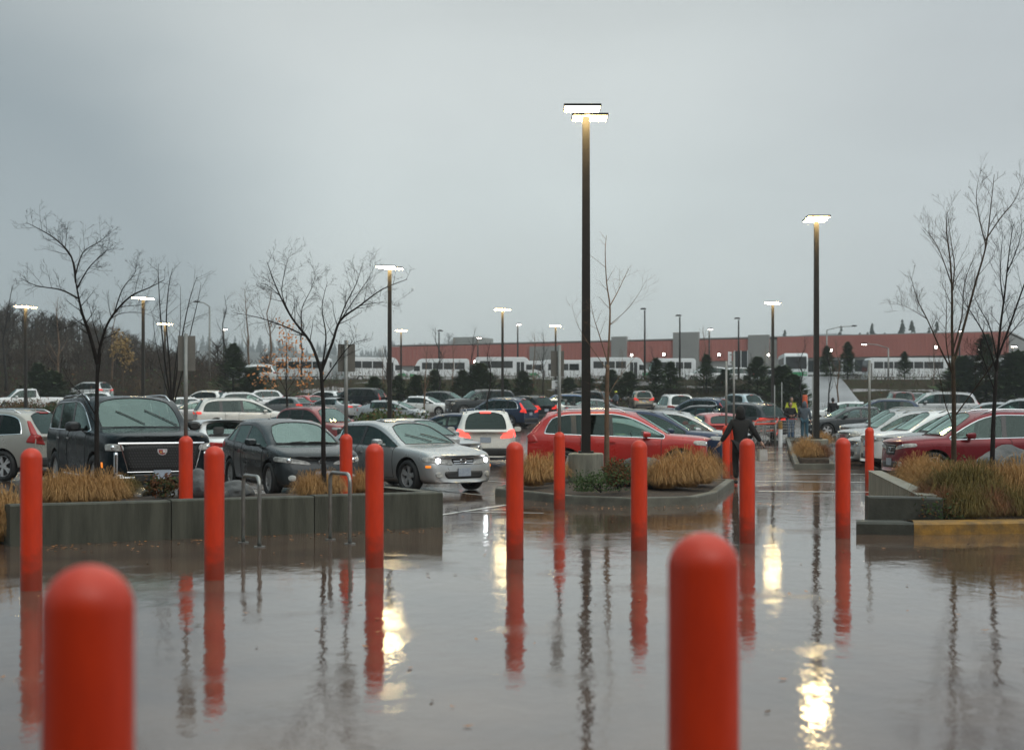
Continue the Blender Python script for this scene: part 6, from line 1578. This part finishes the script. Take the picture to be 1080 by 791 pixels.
    jn = ['chj', 'sp', 'pel', 'hem', 'nk2', 'shl', 'ell', 'wl', 'shr', 'elr', 'wrr2']; ji = {n: i for i, n in enumerate(jn)}
    JE = (('chj', 'sp'), ('sp', 'pel'), ('pel', 'hem'), ('chj', 'nk2'), ('chj', 'shl'), ('shl', 'ell'), ('ell', 'wl'), ('chj', 'shr'), ('shr', 'elr'), ('elr', 'wrr2'))
    jr = [(.175, .145), (.165, .14), (.175, .15), (.185, .15), .075, .085, .068, .052, .085, .068, .052]
    jk = skin('jacket', [Q[n] for n in jn], [(ji[a], ji[b]) for a, b in JE], [tuple(q*k for q in r_) if isinstance(r_, tuple) else r_*k for r_ in jr], cols[0], o)
    for sd in 'lr': skin('shoe', [P['an'+sd]+V(0, .05, -.05), P['an'+sd]+V(0, -.05, -.045), P['to'+sd]+V(0, -.03, .0)], [(0, 1), (1, 2)], [.042*k, .048*k, .036*k], cols[2], o)
    if hair or hood:
        hb = bmesh.new(); bmesh.ops.create_uvsphere(hb, u_segments=18, v_segments=14, radius=1)
        for v in hb.verts:
            c = v.co.copy(); f = 1.15 if not hood else 1.32
            x, y, z = c.x*.080*f, c.y*.098*f+.018, c.z*.120*f+.012
            if c.y < -.15 and c.z < .45: y = max(y, -.045)
            if hood and c.z < -.3: x *= 1.25; z -= .04
            v.co = Vector((x, y, z))*k+hc
        me = bpy.data.meshes.new('hair'); hb.to_mesh(me); hb.free(); me.materials.append(cols[3] if len(cols) > 3 else M_hair); smooth_by_angle(me, 180); link('hood' if hood else 'hair', me, o)
    if vest:
        vm = ['a', 'b', 'c']; skin('vest', [P['sp']-V(0, 0, .10), P['ch'], P['nk']-V(0, 0, .06)], [(0, 1), (1, 2)], [(.20*k, .165*k), (.215*k, .17*k), (.12*k, .10*k)], vest, o, 1)
    if hat:
        hm_ = MB(); hm_.lathe([(.115*k, .03*k), (.112*k, .07*k), (.09*k, .115*k), (.001, .14*k)], 16, c=hc); hm_.build('cap', hat, o, True)
    return o
C_black = mat('black_cloth', (.010, .010, .011), rough=.85); C_jean = mat('blue_denim', (.05, .10, .17), rough=.85, var=.2, vscale=20); C_dark = mat('dark_trousers', (.014, .014, .016), rough=.85)
C_grey = mat('slate_jacket', (.085, .105, .125), rough=.8, var=.15); C_hivis = mat('hivis_yellow', (.62, .66, .05), rough=.6, emit=None); C_shoe = mat('dark_shoe', (.02, .018, .016), rough=.6); C_teal = mat('teal_denim', (.05, .12, .16), rough=.8)
C_blue = mat('grey_blue_work_jacket', (.10, .13, .16), rough=.8)
w_ = person(lp(781, 31.2), math.pi, 1.70, dict(ell=(.31, .02, 1.15), wrl=(.44, -.03, .95), elr=(-.32, .05, 1.15), wrr=(-.46, .0, .95), knl=(.09, -.16, .52), anl=(.08, -.12, .12), knr=(-.08, .06, .50), anr=(-.06, .22, .15)), (C_black, C_dark, C_shoe, C_black), 'person in black hooded coat walking away with arms held out, holding a white bag', hood=True, coat=.66)
# paper bag in the hand on the right
bm = bmesh.new(); vs = []
for z, w, t in ((0, .10, .05), (-.02, .10, .045), (-.16, .11, .055), (-.26, .11, .05)):
    vs.append([bm.verts.new((sx*w, sy*t, z)) for sx, sy in ((-1, -1), (0, -1.15), (1, -1), (1.05, 0), (1, 1), (0, 1.1), (-1, 1), (-1.05, 0))])
for a, b in zip(vs, vs[1:]):
    for i in range(8): bm.faces.new((a[i], b[i], b[(i+1) % 8], a[(i+1) % 8]))
bm.faces.new(vs[-1]); me = bpy.data.meshes.new('paper_bag'); bm.to_mesh(me); bm.free(); me.materials.append(mat('white_paper', (.42, .40, .37), rough=.7, bump=.4, bscale=12))
hb = MB()
for s in (-1, 1): hb.tube([(-.07, s*.06, -.01), (-.06, s*.02, .08), (.06, s*.02, .08), (.07, s*.06, -.01)], .006, 5)
bag = empty('paper_bag'); bag.location = w_.location+Vector((.475, -.01, .80)); link('bag', me, bag); hb.build('handle', C_shoe, bag); bag.rotation_euler = (0, 0, .5); tag(bag, 'white paper bag hanging from the hand of the person in black', 'bag')
person(lp(833.5, 64), .1, 1.72, dict(ell=(.27, -.02, 1.14), wrl=(.10, -.26, 1.12), elr=(-.27, -.02, 1.14), wrr=(-.08, -.27, 1.10), knr=(-.10, -.10, .50), anr=(-.09, -.05, .10)), (C_black, C_jean, C_shoe, M_hair), 'person in black jacket and blue jeans walking toward the viewer, looking at their hands')
person(lp(834.5, 72), .2, 1.82, {}, (C_hivis, C_dark, C_shoe, M_hair), 'person in bright yellow vest behind the one in black jacket', vest=C_hivis)
person(lp(848.5, 64.5), math.pi*.92, 1.70, dict(ell=(.26, -.06, 1.13), wrl=(.20, -.22, .98)), (C_grey, C_teal, C_shoe, C_grey), 'person in slate grey jacket seen from behind next to the lamp pole by the walkway', hood=True, coat=.74)
person(lp(650, 112), -1.2, 1.72, dict(elr=(-.24, -.14, 1.15), wrr=(-.20, -.34, 1.10)), (C_blue, C_dark, C_shoe), 'worker in yellow cap beyond the bright red SUV, left of the tan SUV', hat=C_hivis)
person(lp(878.5, 77), math.pi, 1.70, {}, (C_black, C_dark, C_shoe, M_hair), 'person in dark clothes standing among the white cars right of the lamp pole', coat=.7)

# ------------------------------------------------------------------ unseen store behind the viewer, added to shade near bollards and car fronts
sb = empty('unseen_store_building', (0, -9, 0), 0); tag(sb, 'unseen grey store front and deep canopy behind the viewer, added to shade the bollards', 'store')
mb = MB(); mb.box((0, -6, 4.5), (90, 12, 9)); mb.build('wall', mat('store_front_wall', (.16, .15, .14), rough=.7, var=.1, vscale=.5), sb)
mb = MB(); mb.box((0, 3.2, 5.2), (44, 6.3, .7)); mb.build('canopy', mat('store_canopy', (.11, .10, .10), rough=.6, var=.1), sb)
for i in range(5):
    mb = MB(); mb.box((-20+10*i, 5.9, 2.42), (.5, .5, 4.84)); mb.build('column', M_wgrey, sb)
for i in range(4):
    mb = MB(); mb.box((-15+10*i, .03, 1.6), (4.5, .06, 3.2)); d_ = mb.build('door', M_glassp, sb)
for i in range(6):
    mb = MB(); mb.lathe([(.0, -.03), (.17, -.03), (.20, .0), (.20, .06)], 20, c=(-12.5+5*i, 4.3, 4.83)); mb.build('downlight', mat('downlight_lens', (.9, .9, .9), emit=(1.0, .82, .55), es=14.0), sb)
# ------------------------------------------------------------------ air, sky, sun, camera
HAZE = 0.00042
hz = bpy.data.materials.new('haze_air'); hz.use_nodes = True; nt = hz.node_tree
for n in list(nt.nodes):
    if n.type == 'BSDF_PRINCIPLED': nt.nodes.remove(n)
pv = nt.nodes.new('ShaderNodeVolumePrincipled'); pv.inputs['Color'].default_value = (.86, .91, .93, 1); pv.inputs['Density'].default_value = HAZE; pv.inputs['Anisotropy'].default_value = 0.0
out = [n for n in nt.nodes if n.type == 'OUTPUT_MATERIAL'][0]; nt.links.new(pv.outputs['Volume'], out.inputs['Volume'])
mb = MB(); mb.box((0, 1190, 54), (5400, 2800, 118)); ho = mb.build('haze', hz); tag(ho, 'thin rainy haze over the whole lot and hills', 'haze', kind='stuff')

W = bpy.data.worlds.new('World'); S.world = W; W.use_nodes = True; nt = W.node_tree; L = nt.links.new; N = nt.nodes.new
bgn = nt.nodes['Background']; outw = nt.nodes['World Output']
sky = N('ShaderNodeTexSky'); sky.sky_type = 'NISHITA'; sky.sun_disc = False; SUN_E, SUN_R = R(38), R(150)
sky.sun_elevation = SUN_E; sky.sun_rotation = SUN_R
hs = N('ShaderNodeHueSaturation'); hs.inputs['Saturation'].default_value = .15; L(sky.outputs['Color'], hs.inputs['Color']); L(hs.outputs['Color'], bgn.inputs['Color']); bgn.inputs['Strength'].default_value = 0.05
# the overcast: layered cloud, darker and bluer low in the west, a paler patch straight ahead
tc = N('ShaderNodeTexCoord'); sep = N('ShaderNodeSeparateXYZ'); L(tc.outputs['Generated'], sep.inputs[0])
def mr(v, a, b, c, d, smooth=True):
    r = N('ShaderNodeMapRange'); r.interpolation_type = 'SMOOTHSTEP' if smooth else 'LINEAR'; r.inputs['From Min'].default_value = a; r.inputs['From Max'].default_value = b; r.inputs['To Min'].default_value = c; r.inputs['To Max'].default_value = d; L(v, r.inputs['Value']); return r.outputs['Result']
def mm(op, a, b):
    n = N('ShaderNodeMath'); n.operation = op
    for i, v in enumerate((a, b)):
        if hasattr(v, 'links'): L(v, n.inputs[i])
        else: n.inputs[i].default_value = v
    return n.outputs[0]
def mix(f, a, b):
    n = N('ShaderNodeMix'); n.data_type = 'RGBA'
    if hasattr(f, 'links'): L(f, n.inputs['Factor'])
    else: n.inputs['Factor'].default_value = f
    for k, v in (('A', a), ('B', b)):
        if hasattr(v, 'links'): L(v, n.inputs[k])
        else: n.inputs[k].default_value = (*v, 1)
    return n.outputs['Result']
mp = N('ShaderNodeMapping'); mp.inputs['Scale'].default_value = (1.6, 1.6, 4.2); L(tc.outputs['Generated'], mp.inputs['Vector'])
nz = N('ShaderNodeTexNoise'); nz.inputs['Scale'].default_value = 1.7; nz.inputs['Detail'].default_value = 4; nz.inputs['Roughness'].default_value = .45; L(mp.outputs['Vector'], nz.inputs['Vector'])
cl = nz.outputs['Fac']
PALE = (.400, .462, .452); GREY = (.420, .462, .450); DARK = (.030, .080, .100)
pale = mm('MULTIPLY', mr(sep.outputs['Z'], .235, .13, 0, 1), 1.0)
base = mix(pale, GREY, PALE)
wx_ = mm('ADD', mm('MULTIPLY', mr(sep.outputs['X'], .0, -.44, 0, 1.3), mr(sep.outputs['Z'], .30, .07, .50, 1.1)), mm('MULTIPLY', mm('SUBTRACT', cl, .5), .7))
base2 = mix(mm('MULTIPLY', mr(wx_, .08, .86, 0, 1), 1.0), base, DARK)
ex_ = mm('MULTIPLY', mr(sep.outputs['X'], .06, .36, 0, .75), 1.0)
base3 = mix(ex_, base2, (.29, .335, .355))
cm_ = N('ShaderNodeMix'); cm_.data_type = 'RGBA'; cm_.blend_type = 'MULTIPLY'; cm_.inputs['Factor'].default_value = 1
gcol = N('ShaderNodeCombineColor'); gv = mr(cl, .3, .7, .88, 1.09)
for k in ('Red', 'Green', 'Blue'): L(gv, gcol.inputs[k])
zen = N('ShaderNodeMix'); zen.data_type = 'RGBA'; zen.blend_type = 'MULTIPLY'; zen.inputs['Factor'].default_value = 1; zc = N('ShaderNodeCombineColor'); zv = mr(sep.outputs['Z'], .29, .80, 1.0, 3.1)
for k in ('Red', 'Green', 'Blue'): L(zv, zc.inputs[k])
L(base3, zen.inputs['A']); L(zc.outputs['Color'], zen.inputs['B'])
L(zen.outputs['Result'], cm_.inputs['A']); L(gcol.outputs['Color'], cm_.inputs['B'])
bg2 = N('ShaderNodeBackground'); L(cm_.outputs['Result'], bg2.inputs['Color']); bg2.inputs['Strength'].default_value = 0.98
ad = N('ShaderNodeAddShader'); L(bgn.outputs[0], ad.inputs[0]); L(bg2.outputs[0], ad.inputs[1]); L(ad.outputs[0], outw.inputs['Surface'])

sl = bpy.data.lights.new('sun', 'SUN'); sl.energy = 0.5; sl.angle = R(40); sl.color = (1, .96, .90); so = bpy.data.objects.new('sun', sl); COL.objects.link(so)
so.rotation_euler = (R(90)-SUN_E, 0, R(180)-SUN_R)
cam = bpy.data.cameras.new('camera'); co_ = bpy.data.objects.new('camera', cam); COL.objects.link(co_); S.camera = co_
cam.sensor_fit = 'HORIZONTAL'; cam.sensor_width = 36; cam.lens = 36*F/1080; cam.shift_y = (HOR-395.5)/1080
cam.clip_start = .1; cam.clip_end = 6000; co_.location = (0, 0, EYE); co_.rotation_euler = (R(90), 0, 0)
cam.dof.use_dof = True; cam.dof.focus_distance = 27.0; cam.dof.aperture_fstop = 2.0
v = S.view_settings; v.view_transform = 'Standard'; v.look = 'None'; v.exposure = 0; v.gamma = 1; v.use_curve_mapping = False
S.render.engine = 'CYCLES'; c = S.cycles
c.use_denoising = True
try: c.denoiser = 'OPENIMAGEDENOISE'
except Exception: pass
c.max_bounces = 6; c.diffuse_bounces = 2; c.glossy_bounces = 4; c.transmission_bounces = 2; c.volume_bounces = 0; c.transparent_max_bounces = 10
c.caustics_reflective = False; c.caustics_refractive = False; c.sample_clamp_indirect = 6; c.sample_clamp_direct = 0
S.render.filter_size = 1.8
